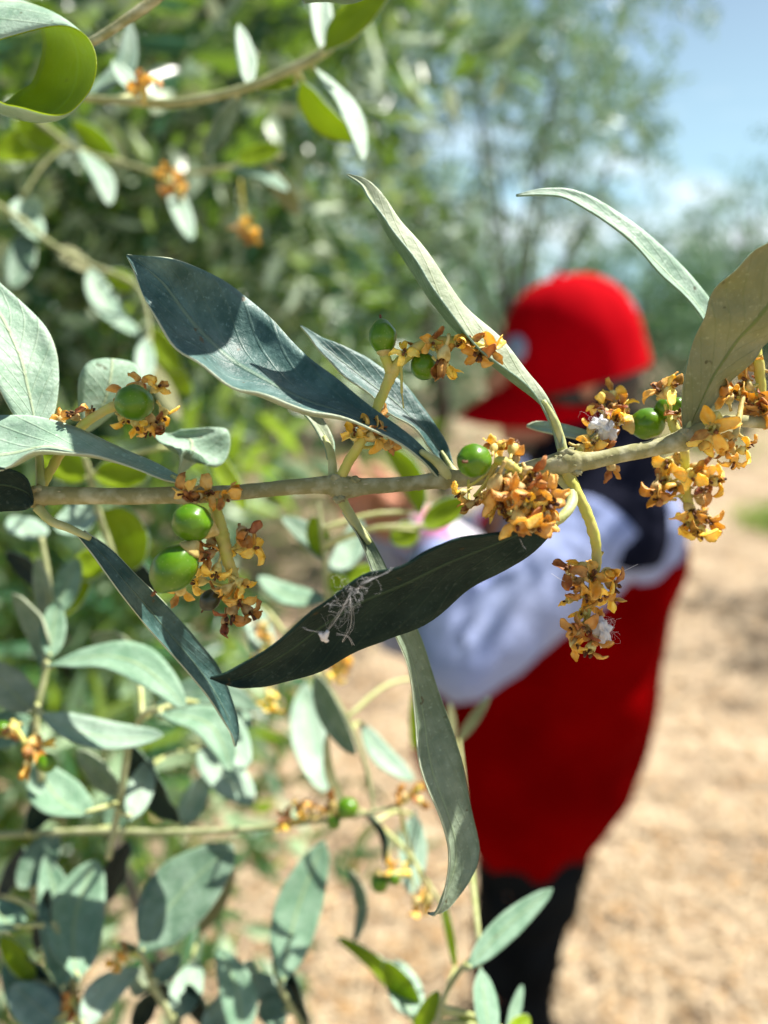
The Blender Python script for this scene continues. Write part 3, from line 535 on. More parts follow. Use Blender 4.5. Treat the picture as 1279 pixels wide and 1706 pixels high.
mb = MB(); mb.ball(P(1000, 708, 5), 1.3e-3, 1.0e-3, 1.2e-3, n=14, rough=1.3, seed=5); mb.ball(P(1012, 716, 5), 1.2e-3, 1e-3, 1.2e-3, n=10, rough=1.3, seed=6); fluff(mb, P(1003, 708, 5), 1.5e-3, 40, 1.0e-5, 8)
mb.build('wool_tuft', M['silk'], None, label='white woolly tuft beside the dark green berry behind the twig', category='insect wool')
for i, (a, b, lab) in enumerate((((1010, 960, -3), (1062, 940, 0), 'single hair-thin silk thread right of the long hanging flower stalk'), ((866, 898, -12), (876, 915, -12), 'short hair-thin silk thread under the dense amber cluster'), ((918, 955, -3), (950, 972, -2), 'single hair-thin silk thread left of the long hanging flower stalk'))):
    mb = MB(); mb.tube([P(*a), (P(*a) + P(*b)) / 2 - UP * .2e-3, P(*b)], 2.2e-5, n=4, seg=8)
    mb.build('silk_thread', M['silk'], None, label=lab, category='silk thread', group='silk threads')

# ================================================================== BLURRED BRANCHES IN FRONT OF THE ORCHARD
GB = 'out-of-focus olive branches around the sharp one'
def branch(label, pts, r, mm0, leaves, m='blurtwig', clusters=(), stems=()):
    """pts (px,py,mm[,r]); leaves (bx,by,tx,ty,w,mm,roll,face,bend)"""
    b = thing('olive_branch', label, 'branch', P(*pts[0][:3]), GB)
    twig([(*p[:3], (p[3] if len(p) > 3 else r) * .72) for p in pts], r, b, m=m, n=9)
    dn = cat_rom([P(*p[:3]) for p in pts], 40)
    for i, q in enumerate(leaves):
        bx, by, tx, ty, w, mm, roll, face = q[:8]; bend = q[8] if len(q) > 8 else 0
        oth = {'top': 'under', 'under': 'top', 'pale': 'top', 'young': 'pale', 'dark': 'top', 'khaki': 'top'}[face]
        lf = sleaf((bx, by), (tx, ty), w * .88, b, mm, roll=roll, bend=bend, face='mint' if face == 'pale' and mm < 110 and (i * 7 + len(label)) % 5 < 3 and by > 850 else face, other=oth, dtip=frnd.uniform(-6, 6), cup=frnd.uniform(.06, .2), seed=i + len(label))
        p0 = P(bx, by, mm); j = int(np.argmin(np.linalg.norm(dn - p0, axis=1))); k = np.linalg.norm(dn[j] - p0)
        if .4e-3 < k:
            mb = MB(); mb.tube([dn[j], (dn[j] + p0) / 2 + UP * k * .08, p0 + nrm(P(tx, ty, mm) - p0) * 1.5e-3], [.75e-3, .65e-3, .4e-3], n=7, seg=8); mb.build('petiole', M['petiole'], lf)
    for (cl, fl, fr) in clusters: cluster(b, cl, 6, fl, fr, sc=2.9)
    return b
M['blurtwig'] = mat('pale_green_twig', (.26, .29, .13), .6, .2, 200, (.38, .40, .22), .4, .65)
# curled leaf, top left corner
bc = thing('olive_branch', 'olive shoot at the top left corner whose big leaf curls into a ring', 'branch', P(-40, 60, 14), GB)
twig([(330, -60, 30, 10), (270, -10, 28, 9), (215, 30, 27, 8), (160, 66, 27, 7), (110, 90, 28, 5)], 8, bc, n=9)
near = [(-150, 120), (-60, 100), (0, 66), (58, 46), (112, 46), (148, 70), (163, 108), (150, 150), (112, 184), (70, 190), (25, 180), (-5, 166), (-25, 140)]
far = [(-150, -40), (-60, -30), (-5, -6), (38, 14), (62, 42), (68, 75), (66, 105), (54, 138), (34, 158), (16, 168), (2, 170), (-12, 162), (-26, 138)]
leaf([P(x, y, 8) for x, y in near], [P(x, y, 22) for x, y in far], bc, cup=-.10, face='pale', other='young', n=80, k=15, wav=.03, seed=3, thick=.2e-3, label='broad leaf curled into a ring, glowing yellow-green inside')
shade_leaf = leaf([P(500, -10, -16), P(540, -14, -17), P(590, -12, -16), P(640, -30, -8), P(700, -60, 0)][::-1], [P(500, -40, 0), P(540, -62, 4), P(590, -72, 8), P(640, -70, 8), P(700, -62, 1)][::-1], bc, cup=.1, face='pale', other='top', n=24, k=9, label='unseen leaf added above the top edge to shade the broad blue-green leaf')  # out-of-view leaf added to cast a shadow on the big blue-green leaf
twig([(330, -60, 30, 8), (500, -110, 20, 7), (700, -60, 1, 4)], 6, bc, n=8)  # unseen twig added to carry the shading leaf

branch('pale twig crossing the upper left of the photo with upright pale leaves', [(120, 162, 88, 7), (200, 168, 85, 9), (290, 172, 82, 10), (400, 150, 80, 10), (480, 118, 78, 11), (535, 90, 76, 12), (590, 40, 76, 10), (640, -30, 76, 9)], 10, 80,
       [(412, 148, 398, 40, 34, 80, .5, 'pale', .05), (536, 92, 524, -60, 42, 76, .4, 'pale', .03), (540, 88, 650, -20, 66, 74, .3, 'young', -.05), (500, 140, 428, 152, 34, 84, .4, 'young', .1), (520, 110, 605, 270, 40, 80, .5, 'pale', -.12), (500, 130, 600, 232, 62, 88, -.5, 'young', .15), (140, 158, 215, 30, 38, 95, .7, 'pale', .22), (235, 165, 190, 100, 40, 95, .4, 'pale'), (400, 158, 340, 260, 40, 95, -.4, 'top')],
       clusters=[([(240, 172, 82), (238, 160, 80), (236, 145, 78)], [(232, 140, 78, 1.2), (245, 132, 78, 1.2), (225, 150, 80, 1.1)], [])])
branch('twig with yellow-green leaves and orange flowers hanging in the upper left foliage', [(60, 200, 200, 6), (130, 250, 198, 6), (200, 270, 196, 6), (280, 290, 194, 5), (380, 280, 192, 5), (470, 260, 192, 5)], 8, 126,
       [(130, 248, 182, 342, 34, 190, .5, 'pale', -.12), (120, 250, 20, 200, 60, 200, .2, 'young'), (100, 240, -10, 262, 70, 200, .1, 'young', .1), (285, 300, 318, 400, 34, 192, .5, 'pale'), (380, 280, 480, 318, 46, 190, .6, 'pale', -.1), (200, 272, 120, 200, 46, 200, -.3, 'young'), (440, 270, 500, 360, 44, 200, -.4, 'khaki'), (30, 330, 60, 400, 46, 190, .5, 'pale'), (390, 270, 470, 245, 40, 190, .2, 'young'), (210, 270, 150, 330, 50, 210, -.5, 'top')],
       clusters=[([(265, 288, 190), (280, 300, 190), (290, 325, 190)], [(270, 290, 190, 1.7), (290, 310, 190, 1.8), (282, 325, 190, 1.6), (300, 320, 190, 1.7)], []), ([(400, 300, 200), (405, 350, 200), (412, 385, 200)], [(400, 380, 200, 1.8), (420, 390, 200, 1.8), (412, 372, 200, 1.6)], [])])
branch('twig at the left edge with leaves left of the broad blue-green leaf', [(-20, 330, 180, 6), (40, 370, 175, 6), (90, 410, 170, 6), (150, 440, 170, 5), (230, 480, 170, 5), (250, 560, 165, 4), (245, 650, 160, 3)], 8, 100,
       [(90, 410, 150, 450, 40, 170, .5, 'khaki'), (50, 380, 20, 480, 50, 180, .4, 'top'), (245, 560, 238, 640, 34, 162, .5, 'pale'), (245, 540, 300, 620, 46, 180, .2, 'young'), (230, 480, 175, 455, 44, 180, -.2, 'young'), (150, 440, 230, 560, 44, 190, .5, 'pale', .1), (250, 580, 320, 660, 54, 190, -.4, 'young'), (40, 370, 60, 330, 40, 180, .5, 'pale'), (250, 600, 300, 700, 40, 180, .6, 'khaki')])
branch('green leafy shoot standing behind the left half of the sharp twig', [(200, 960, 75, 8), (180, 900, 75, 8), (160, 840, 74, 7), (150, 790, 72, 7), (140, 760, 70, 6)], 7, 75,
       [(150, 800, 60, 740, 70, 75, .1, 'young'), (150, 790, 250, 790, 60, 72, .1, 'young'), (165, 850, 222, 950, 84, 78, -.1, 'young', -.15), (165, 850, 90, 880, 60, 75, .5, 'pale'), (190, 920, 110, 960, 60, 85, .2, 'young'), (190, 920, 260, 990, 60, 90, -.5, 'dark'), (345, 740, 410, 850, 40, 90, .2, 'young')])
branch('shoot with long grey-green leaves at the left edge below the sharp twig', [(70, 1300, 70, 9), (60, 1200, 70, 9), (75, 1120, 72, 8), (85, 1030, 75, 8), (80, 960, 78, 7), (70, 900, 80, 6)], 8, 72,
       [(75, 1110, 310, 1180, 62, 62, .55, 'pale', -.22), (60, 1185, 272, 1225, 48, 60, .6, 'pale', .08), (85, 1030, 130, 930, 50, 75, .5, 'pale'), (80, 1040, 62, 930, 44, 80, -.6, 'top'), (75, 1120, 20, 990, 60, 72, -.7, 'top', .08), (82, 1100, 95, 1000, 44, 66, .4, 'pale'), (60, 1190, -30, 1100, 60, 70, .5, 'under'), (80, 980, 10, 920, 50, 85, -.6, 'dark'), (85, 1030, 150, 960, 50, 90, .2, 'young'), (70, 900, 20, 860, 50, 88, .6, 'pale'), (60, 1200, -40, 1230, 60, 75, .5, 'pale')],
       clusters=[([(20, 1200, 60), (40, 1235, 58), (60, 1265, 58)], [(50, 1240, 56, 1.1), (62, 1250, 56, 1.1), (45, 1275, 56, 1.1), (15, 1215, 58, 1.1), (70, 1240, 58, 1)], [(76, 1270, 56, 16, dict(ax=(.7, -.7), tip=False)), (5, 1215, 60, 13, dict(ax=(-.7, .7), tip=False))])])
branch('arching shoot with a drooping teal leaf under the left sharp leaf', [(180, 1430, 75, 8), (200, 1330, 74, 8), (215, 1240, 72, 8), (240, 1190, 72, 7), (270, 1180, 70, 6)], 7, 72,
       [(262, 1190, 385, 1285, 56, 66, .5, 'pale', -.28), (215, 1230, 300, 1370, 84, 78, -.75, 'dark', .1), (215, 1370, 252, 1262, 48, 68, .5, 'pale'), (240, 1195, 430, 1180, 50, 80, .6, 'top', -.2), (200, 1330, 130, 1250, 50, 80, -.4, 'top'), (150, 1360, 60, 1270, 72, 66, .5, 'pale', -.1), (230, 1110, 150, 1060, 70, 92, -.7, 'top', .1), (350, 1170, 410, 1280, 60, 80, .5, 'pale'), (300, 1180, 420, 1210, 60, 95, .5, 'pale', -.3), (330, 1240, 420, 1340, 60, 110, .5, 'pale')])
branch('thin horizontal twig across the lower left with a yellow flower cluster', [(-30, 1392, 96, 9), (60, 1388, 94, 8), (160, 1384, 92, 8), (260, 1386, 90, 8), (380, 1383, 88, 7), (480, 1374, 86, 6), (580, 1360, 85, 5), (665, 1342, 84, 4)], 7, 90,
       [(40, 1390, 115, 1290, 62, 92, -.6, 'dark'), (100, 1385, 30, 1480, 60, 94, .4, 'top'), (595, 1365, 545, 1220, 22, 90, .5, 'khaki', -.12), (600, 1350, 640, 1440, 18, 88, -.6, 'dark', -.18), (300, 1380, 345, 1290, 44, 100, .6, 'pale'), (180, 1384, 215, 1310, 50, 100, .6, 'pale')],
       clusters=[([(470, 1374, 86), (510, 1362, 84), (560, 1352, 84)], [(480, 1362, 84, 1.1), (498, 1352, 84, 1.1), (520, 1345, 84, 1.1), (540, 1352, 84, 1.2), (552, 1335, 84, 1.1), (478, 1378, 84, 1)], [(578, 1346, 84, 17, dict(ax=(1, .2), tip=False)), (556, 1368, 84, 12, dict(ax=(.1, -1), tip=False))]),
                 ([(640, 1380, 90), (645, 1420, 90), (650, 1470, 90)], [(650, 1440, 90, 1), (668, 1455, 90, 1.1)], [(632, 1470, 90, 15, dict(ax=(0, -1), tip=False)), (656, 1462, 90, 11, dict(ax=(.3, -1), tip=False))]),
                 ([(665, 1342, 84), (685, 1325, 84), (700, 1310, 84)], [(668, 1325, 84, 1.1), (690, 1320, 84, 1.2), (700, 1335, 84, 1.1), (712, 1500, 84, 1.5), (695, 1505, 84, 1.4)], [])])
branch('low shoot in the bottom left corner with broad pale leaves reaching up', [(150, 1760, 85, 10), (130, 1690, 84, 9), (120, 1640, 82, 9), (110, 1590, 80, 8), (90, 1540, 80, 7)], 8, 82,
       [(130, 1636, 160, 1432, 104, 72, .45, 'pale', -.1), (105, 1655, 75, 1425, 66, 74, .5, 'pale', .05), (135, 1720, 232, 1612, 56, 70, .5, 'pale', -.12), (60, 1590, 80, 1480, 60, 84, -.8, 'dark'), (110, 1700, 30, 1590, 70, 82, -.7, 'dark'), (60, 1720, 10, 1600, 60, 78, .5, 'pale', .1), (60, 1640, 0, 1560, 50, 84, .3, 'young'), (100, 1706, 20, 1640, 60, 76, .5, 'pale'), (30, 1550, -20, 1500, 60, 80, .5, 'pale'), (90, 1706, 120, 1600, 50, 95, -.7, 'dark'), (160, 1520, 215, 1400, 80, 100, -.8, 'dark'), (0, 1500, 40, 1410, 60, 100, -.8, 'dark')],
       clusters=[([(130, 1700, 78), (118, 1660, 78)], [(112, 1660, 78, 1.1), (126, 1680, 78, 1.1)], [])])
branch('low shoot left of centre carrying one big blue-grey leaf', [(300, 1770, 85, 9), (285, 1700, 84, 9), (255, 1640, 82, 8), (235, 1590, 80, 8), (200, 1570, 80, 6)], 8, 82,
       [(232, 1590, 388, 1408, 118, 72, .55, 'top', -.06), (290, 1700, 330, 1600, 60, 84, .4, 'pale'), (255, 1640, 300, 1590, 36, 78, .4, 'top'), (290, 1706, 250, 1600, 70, 100, -.9, 'dark'), (330, 1720, 420, 1600, 70, 84, .5, 'pale', .15), (350, 1720, 310, 1640, 60, 90, -.8, 'dark'), (250, 1650, 220, 1620, 40, 90, .4, 'under'), (400, 1740, 365, 1580, 60, 80, .4, 'pale', .1), (220, 1720, 260, 1650, 50, 90, -.6, 'dark'), (330, 1560, 390, 1440, 40, 130, .1, 'khaki')],
       clusters=[([(235, 1590, 78), (210, 1590, 78), (190, 1600, 78)], [(210, 1588, 78, 1), (195, 1600, 78, 1)], [])])
branch('leaf shoot with one long silvery leaf low in the centre left', [(545, 1780, 92, 8), (500, 1700, 92, 8), (470, 1650, 88, 7), (455, 1600, 90, 6)], 7, 90,
       [(470, 1640, 540, 1402, 88, 84, .45, 'pale', -.04), (515, 1740, 470, 1590, 64, 96, -.9, 'dark'), (490, 1690, 420, 1620, 50, 90, .4, 'pale'), (480, 1680, 430, 1690, 50, 90, .5, 'top')])
branch('hanging strand of narrow leaves behind the curled leaf tip', [(470, 1050, 110, 7), (500, 1090, 105, 7), (530, 1120, 100, 6), (580, 1200, 100, 5), (610, 1280, 98, 5), (625, 1370, 96, 4)], 6, 100,
       [(525, 1118, 592, 1258, 46, 82, -.2, 'top', .06), (510, 1130, 540, 1320, 62, 140, .4, 'pale', .05), (600, 1200, 690, 1300, 38, 110, .5, 'pale', .08), (690, 1350, 685, 1490, 50, 110, .5, 'pale'), (575, 1440, 590, 1570, 30, 105, -.6, 'top', -.15), (700, 1120, 690, 1250, 30, 120, .1, 'young'), (420, 1000, 445, 1110, 46, 120, .4, 'pale'), (735, 1500, 755, 1590, 14, 90, .3, 'young')],
       clusters=[([(440, 1040, 110), (440, 1070, 110), (445, 1100, 110)], [(430, 1045, 110, 1.3), (445, 1060, 110, 1.2), (435, 1090, 110, 1.3), (455, 1180, 110, 1.2), (450, 1160, 110, 1.3)], []), ([(570, 1080, 110), (570, 1100, 110), (572, 1115, 110)], [(565, 1090, 110, 1.3), (575, 1110, 110, 1.3), (560, 1120, 110, 1.3)], [])])
branch('leafy sprig between the twig and the dark leaf, in front of the hands', [(560, 1060, 95, 7), (545, 990, 92, 7), (540, 930, 90, 6), (535, 880, 88, 6), (530, 840, 88, 5)], 6, 90,
       [(545, 940, 470, 860, 46, 90, .4, 'top', .1), (540, 930, 520, 860, 44, 90, 0, 'young'), (545, 960, 600, 860, 48, 92, .5, 'pale', .1), (550, 1000, 430, 960, 46, 95, .4, 'pale', -.1), (550, 1000, 620, 940, 42, 95, 0, 'young'), (545, 950, 590, 1010, 40, 92, .2, 'young'), (700, 860, 640, 740, 44, 95, -.1, 'young', .12), (700, 880, 780, 830, 50, 95, .1, 'young'), (545, 1030, 470, 1070, 44, 95, -.3, 'khaki'), (700, 880, 650, 900, 50, 100, 0, 'young')])
branch('low sprig at the bottom centre with a long pale leaf pointing up right', [(720, 1740, 66, 8), (740, 1660, 64, 7), (770, 1612, 62, 7), (800, 1590, 62, 5)], 6, 64,
       [(775, 1618, 920, 1480, 46, 58, .35, 'pale', -.03), (800, 1610, 820, 1740, 44, 60, .5, 'pale'), (690, 1700, 660, 1598, 66, 72, .4, 'pale'), (700, 1700, 640, 1600, 50, 78, -.2, 'young'), (690, 1730, 730, 1650, 40, 66, -.4, 'young'), (760, 1690, 840, 1740, 44, 66, .1, 'young'), (845, 1730, 870, 1640, 24, 64, .3, 'pale'), (850, 1730, 880, 1690, 40, 60, .1, 'young'), (700, 1720, 560, 1560, 34, 100, .1, 'young', .1), (760, 1620, 740, 1500, 16, 80, .2, 'young'), (760, 1240, 815, 1160, 24, 110, .4, 'khaki'), (755, 1240, 750, 1170, 18, 110, .4, 'khaki')])

# ================================================================== ORCHARD TREES
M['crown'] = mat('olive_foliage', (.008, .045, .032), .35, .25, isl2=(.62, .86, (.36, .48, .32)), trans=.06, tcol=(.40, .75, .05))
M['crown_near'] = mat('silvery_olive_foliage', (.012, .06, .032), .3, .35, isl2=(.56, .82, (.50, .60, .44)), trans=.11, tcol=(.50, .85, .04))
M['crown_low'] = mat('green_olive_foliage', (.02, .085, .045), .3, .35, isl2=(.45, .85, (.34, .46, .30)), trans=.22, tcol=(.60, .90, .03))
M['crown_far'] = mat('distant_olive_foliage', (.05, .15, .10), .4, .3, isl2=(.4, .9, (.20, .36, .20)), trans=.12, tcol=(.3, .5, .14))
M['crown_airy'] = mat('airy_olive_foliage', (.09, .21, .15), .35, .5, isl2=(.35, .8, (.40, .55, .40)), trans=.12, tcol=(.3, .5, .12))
M['bark'] = mat('olive_bark', (.06, .05, .04), .85, .1, 14, (.13, .11, .085), bump=.9, bump_s=30)
def crown(name, parent, C_, R_, n, ln, wd, seed, mat_, clumps=40, spread=.28, shell=.55):
    rg = np.random.default_rng(seed); C_ = np.array(C_, float); R_ = np.array(R_, float)
    d = rg.normal(size=(clumps, 3)); d /= np.linalg.norm(d, axis=1)[:, None]; rad = rg.uniform(shell, 1, clumps)[:, None]
    cl = C_ + d * R_ * rad
    # sprays of leaves along short twigs
    nt = n // 14; ci = rg.integers(0, clumps, nt); tb = cl[ci] + rg.normal(size=(nt, 3)) * R_.mean() * spread * rg.uniform(.5, 1.2, clumps)[ci][:, None]
    td = rg.normal(size=(nt, 3)) + (tb - C_) / R_ * .8 + np.array((0, 0, -.5)); td /= np.linalg.norm(td, axis=1)[:, None]
    s = np.tile(np.arange(14) // 2, nt) / 7.0; ti = np.repeat(np.arange(nt), 14); sd = np.tile(np.array([1, -1] * 7), nt)
    side = np.cross(td, rg.normal(size=(nt, 3))); side /= np.linalg.norm(side, axis=1)[:, None]
    base = tb[ti] + td[ti] * (s * ln * 4.5)[:, None]
    ld = td[ti] * .6 + side[ti] * sd[:, None] * .8 + rg.normal(size=(len(ti), 3)) * .35; ld /= np.linalg.norm(ld, axis=1)[:, None]
    wv = np.cross(ld, rg.normal(size=ld.shape)); wv /= np.linalg.norm(wv, axis=1)[:, None]; nn = np.cross(ld, wv)
    L_ = ln * rg.uniform(.7, 1.25, len(ti))[:, None]; Wd = wd * rg.uniform(.7, 1.2, len(ti))[:, None] * .5
    v = np.stack([base, base + ld * L_ * .35 + wv * Wd + nn * Wd * .4, base + ld * L_ * .7 + wv * Wd * .8 + nn * Wd * .2, base + ld * L_ - nn * L_ * .1, base + ld * L_ * .7 - wv * Wd * .8 + nn * Wd * .2, base + ld * L_ * .35 - wv * Wd + nn * Wd * .4], 1)
    k = len(ti); v = v.reshape(-1, 3); f = np.arange(k * 6).reshape(k, 6)
    q = np.concatenate([f[:, [0, 1, 2, 3]], f[:, [0, 3, 4, 5]]])
    o_ = C_; me = bpy.data.meshes.new(name); me.vertices.add(len(v)); me.vertices.foreach_set('co', (v - o_).ravel())
    me.loops.add(q.size); me.loops.foreach_set('vertex_index', q.ravel().astype(np.int32)); me.polygons.add(len(q)); me.polygons.foreach_set('loop_start', (np.arange(len(q)) * 4).astype(np.int32)); me.polygons.foreach_set('loop_total', np.full(len(q), 4, np.int32))
    me.materials.append(mat_); me.update(calc_edges=True); me.validate()
    o = bpy.data.objects.new(name, me); COL.objects.link(o); place(o, parent, o_); return o, cl
def tree(label, base, C_, R_, n, ln=.055, wd=.013, seed=0, far=False, mk=None, lt=1, tr=.09, clumps=40, spread=.28, shell=.55, cat='tree', group='olive trees of the orchard', limbs=9):
    base = np.array(base, float); t = thing('olive_tree', label, cat, base, group)
    o, cl = crown('crown', t, C_, R_, n, ln, wd, seed, M[mk or ('crown_far' if far else 'crown')], clumps, spread, shell)
    R = random.Random(seed); mb = MB(); C_ = np.array(C_, float); fork = base + (C_ - base) * np.array((.4, .4, .45)); fork[2] = max(.5, min(C_[2] - R_[2] * .5, base[2] + 1.2))
    kx = np.array((R.uniform(-.1, .1), R.uniform(-.1, .1), 0))
    mb.tube([base - (0, 0, .05), base + (fork - base) * .3 + kx, base + (fork - base) * .65 - kx * .6, fork], [tr * 1.5, tr * 1.05, tr, tr * .9], n=12, seg=16, rough=.35, seed=seed)
    for c in cl[:limbs]:
        m1 = fork + (c - fork) * .5 + np.array((R.uniform(-.12, .12), R.uniform(-.12, .12), R.uniform(0, .2))); mb.tube([fork - (0, 0, .05), m1, c], [tr * .6 * lt, tr * .35 * lt, tr * .1 * lt], n=7, seg=12, rough=.3, seed=seed + 1)
    mb.build('trunk', M['bark'], t, origin=base); return t
t_near = tree('dense nearby olive tree filling the upper left of the photo', (-1.15, 2.5, 0), (-.95, 2.35, 2.15), (1.0, .75, 1.15), 13000, .07, .02, 11, clumps=60, spread=.12, shell=.3, tr=.10)
crown('crown', t_near, (-.36, 1.08, 1.72), (.44, .30, .38), 5200, .055, .016, 31, M['crown_near'], clumps=34, spread=.2, shell=.3)
crown('crown', t_near, (-.33, .62, 1.15), (.15, .13, .27), 1000, .055, .016, 32, M['crown_low'], clumps=22, spread=.25, shell=.15)
crown('crown', t_near, (-.42, .95, 1.12), (.24, .2, .36), 2200, .055, .016, 33, M['crown_low'], clumps=26, spread=.22, shell=.15)
def bough_wood(pts, r): mb = MB(); mb.tube(pts, r, n=8, seg=30, rough=.2); mb.build('limb', M['bark'], t_near)
bough_wood([(-1.1, 2.4, 1.25), (-.8, 1.7, 1.55), (-.5, 1.25, 1.7), (-.25, 1.0, 1.8), (-.1, .9, 1.85)], [.03, .02, .012, .007, .003])
bough_wood([(-.75, 1.6, 1.56), (-.5, 1.0, 1.3), (-.3, .68, 1.15), (-.22, .55, 1.05), (-.16, .5, .95)], [.014, .011, .007, .005, .002])
nt_ = tree('shaded olive tree standing behind the dense one at the left', (-1.9, 4.6, 0), (-1.5, 4.5, 2.3), (1.9, .9, 1.6), 36000, .065, .018, 12, clumps=70, spread=.2, shell=.15)
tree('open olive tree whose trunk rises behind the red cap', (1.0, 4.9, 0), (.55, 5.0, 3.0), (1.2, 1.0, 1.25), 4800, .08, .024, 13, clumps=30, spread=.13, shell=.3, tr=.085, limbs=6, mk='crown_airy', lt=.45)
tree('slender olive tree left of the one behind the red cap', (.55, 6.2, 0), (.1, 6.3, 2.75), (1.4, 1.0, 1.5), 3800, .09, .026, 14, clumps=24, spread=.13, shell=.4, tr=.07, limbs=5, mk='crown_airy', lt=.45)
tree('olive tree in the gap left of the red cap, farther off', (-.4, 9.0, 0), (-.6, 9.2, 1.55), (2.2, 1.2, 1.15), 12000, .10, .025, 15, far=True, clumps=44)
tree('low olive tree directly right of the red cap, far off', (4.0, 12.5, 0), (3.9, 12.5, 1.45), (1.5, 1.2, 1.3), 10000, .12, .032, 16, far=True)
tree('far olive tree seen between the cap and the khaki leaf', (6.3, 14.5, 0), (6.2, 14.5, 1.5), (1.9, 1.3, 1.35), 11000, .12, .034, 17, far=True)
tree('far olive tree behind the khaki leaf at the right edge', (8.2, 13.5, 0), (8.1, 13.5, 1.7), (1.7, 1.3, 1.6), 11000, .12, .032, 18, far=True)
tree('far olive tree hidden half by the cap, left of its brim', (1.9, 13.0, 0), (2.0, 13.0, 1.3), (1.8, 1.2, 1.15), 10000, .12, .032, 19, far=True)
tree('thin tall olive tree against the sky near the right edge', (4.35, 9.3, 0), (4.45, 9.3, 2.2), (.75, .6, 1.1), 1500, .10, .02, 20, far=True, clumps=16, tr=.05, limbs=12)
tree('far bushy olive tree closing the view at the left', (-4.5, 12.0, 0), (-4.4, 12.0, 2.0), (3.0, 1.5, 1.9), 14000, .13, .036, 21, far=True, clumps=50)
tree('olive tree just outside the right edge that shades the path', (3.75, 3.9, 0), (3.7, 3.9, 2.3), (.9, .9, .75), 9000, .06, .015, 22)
tree('olive tree just outside the right edge that dapples the person with shade, unseen and added for that', (1.95, 1.25, 0), (1.62, 1.56, 2.72), (.36, .40, .36), 1100, .06, .02, 23, clumps=10, spread=.18, shell=.3)  # unseen tree added to throw dappled shade on cap and vest
t_sh = [o for o in COL.objects if o.get('label', '').startswith('olive tree just outside the right edge that dapples')][0]
crown('crown', t_sh, (1.02, 1.20, 2.42), (.12, .10, .05), 240, .055, .02, 42, M['crown'], clumps=12, spread=.35, shell=.1)  # extra unseen leaves added to shade the sleeve
mb = MB()
for e_ in ((1.02, 1.20, 2.43),): mb.tube([(1.42, 1.5, 2.6), ((1.42 + e_[0]) / 2, 1.42, 2.56), e_], [.012, .008, .003], n=7, seg=10)
mb.build('limb', M['bark'], t_sh)  # unseen limb added to carry the sleeve-shading leaves

# ================================================================== GROUND
M['ground'] = mat('dry_soil', (.20, .150, .100), .95, .05, 3.0, (.38, .300, .205), .36, .64, bump=.8, bump_s=22, detail=12)
g = 400.0; nx = 120; xs = np.sign(np.linspace(-1, 1, nx)) * np.abs(np.linspace(-1, 1, nx)) ** 3.2 * g
V = [(x, y + 3, .03 * noise.noise(Vector((x * .9, y * .9, 0))) * min(1, 40 / (1 + x * x + y * y)) + (0 if abs(x) > 12 or abs(y) > 12 else .012 * noise.noise(Vector((x * 5, y * 5, 1))))) for y in xs for x in xs]
obj('ground', V, [(j * nx + i, j * nx + i + 1, (j + 1) * nx + i + 1, (j + 1) * nx + i) for j in range(nx - 1) for i in range(nx - 1)], M['ground'], origin=(0, 0, 0), kind='structure')
def scatter(name, n, mat_, seed, lr, wr, zr, label, upright=0, clump=None, ymax=11):
    rg = np.random.default_rng(seed); y = rg.uniform(.3, 1, n) ** 1 * 0 + .7 + (ymax - .7) * rg.uniform(0, 1, n) ** 1.7; x = rg.uniform(-.62, .62, n) * y * 1.15 + .1
    if clump is not None:
        c = rg.integers(0, len(clump), n); x = np.array([k[0] for k in clump])[c] + rg.normal(size=n) * np.array([k[2] for k in clump])[c]; y = np.array([k[1] for k in clump])[c] + rg.normal(size=n) * np.array([k[2] for k in clump])[c]
    b = np.stack([x, y, rg.uniform(.0, zr, n)], 1); a = rg.uniform(0, 6.28, n); up = rg.uniform(0, 1, n) * upright + rg.normal(size=n) * .12
    d = np.stack([np.cos(a), np.sin(a), up], 1); d /= np.linalg.norm(d, axis=1)[:, None]; w = np.cross(d, rg.normal(size=(n, 3)) * .4 + (0, 0, 1)); w /= np.linalg.norm(w, axis=1)[:, None]
    L_ = rg.uniform(*lr, n)[:, None]; W_ = rg.uniform(*wr, n)[:, None]
    v = np.stack([b - w * W_ + (0, 0, .012), b + w * W_ + (0, 0, .012), b + d * L_ + w * W_ * .4 + (0, 0, .014), b + d * L_ - w * W_ * .4 + (0, 0, .014)], 1).reshape(-1, 3)
    obj(name, v, np.arange(n * 4).reshape(n, 4).tolist(), mat_, origin=(0, 2, 0), smooth=False, kind='stuff', label=label, category=name.replace('_', ' '))
M['straw'] = mat('dry_straw', (.50, .40, .26), .7, .3, isl=.35)
M['litter'] = mat('dead_leaves', (.32, .20, .09), .7, .3, isl=.5)
M['grass'] = mat('green_weeds', (.19, .24, .07), .6, .3, isl=.4, trans=.3, tcol=(.4, .6, .1))
scatter('straw', 26000, M['straw'], 1, (.03, .12), (.0012, .003), .012, 'pale dry straw strewn over the soil', .12)
scatter('dead_leaves', 12000, M['litter'], 2, (.02, .05), (.004, .009), .01, 'brown fallen leaves lying on the soil', .2)
scatter('weeds', 9000, M['grass'], 3, (.05, .22), (.002, .005), .01, 'low green weeds in patches between the trees', 2.5, [(2.4, 9.5, .5), (-.7, 6, .6), (-.1, 7.5, .5), (3.3, 8.5, .6), (1.9, 7, .35), (2.9, 5.3, .16), (-1.2, 4.4, .5), (4.4, 10.5, .7), (0.2, 5.2, .2)])

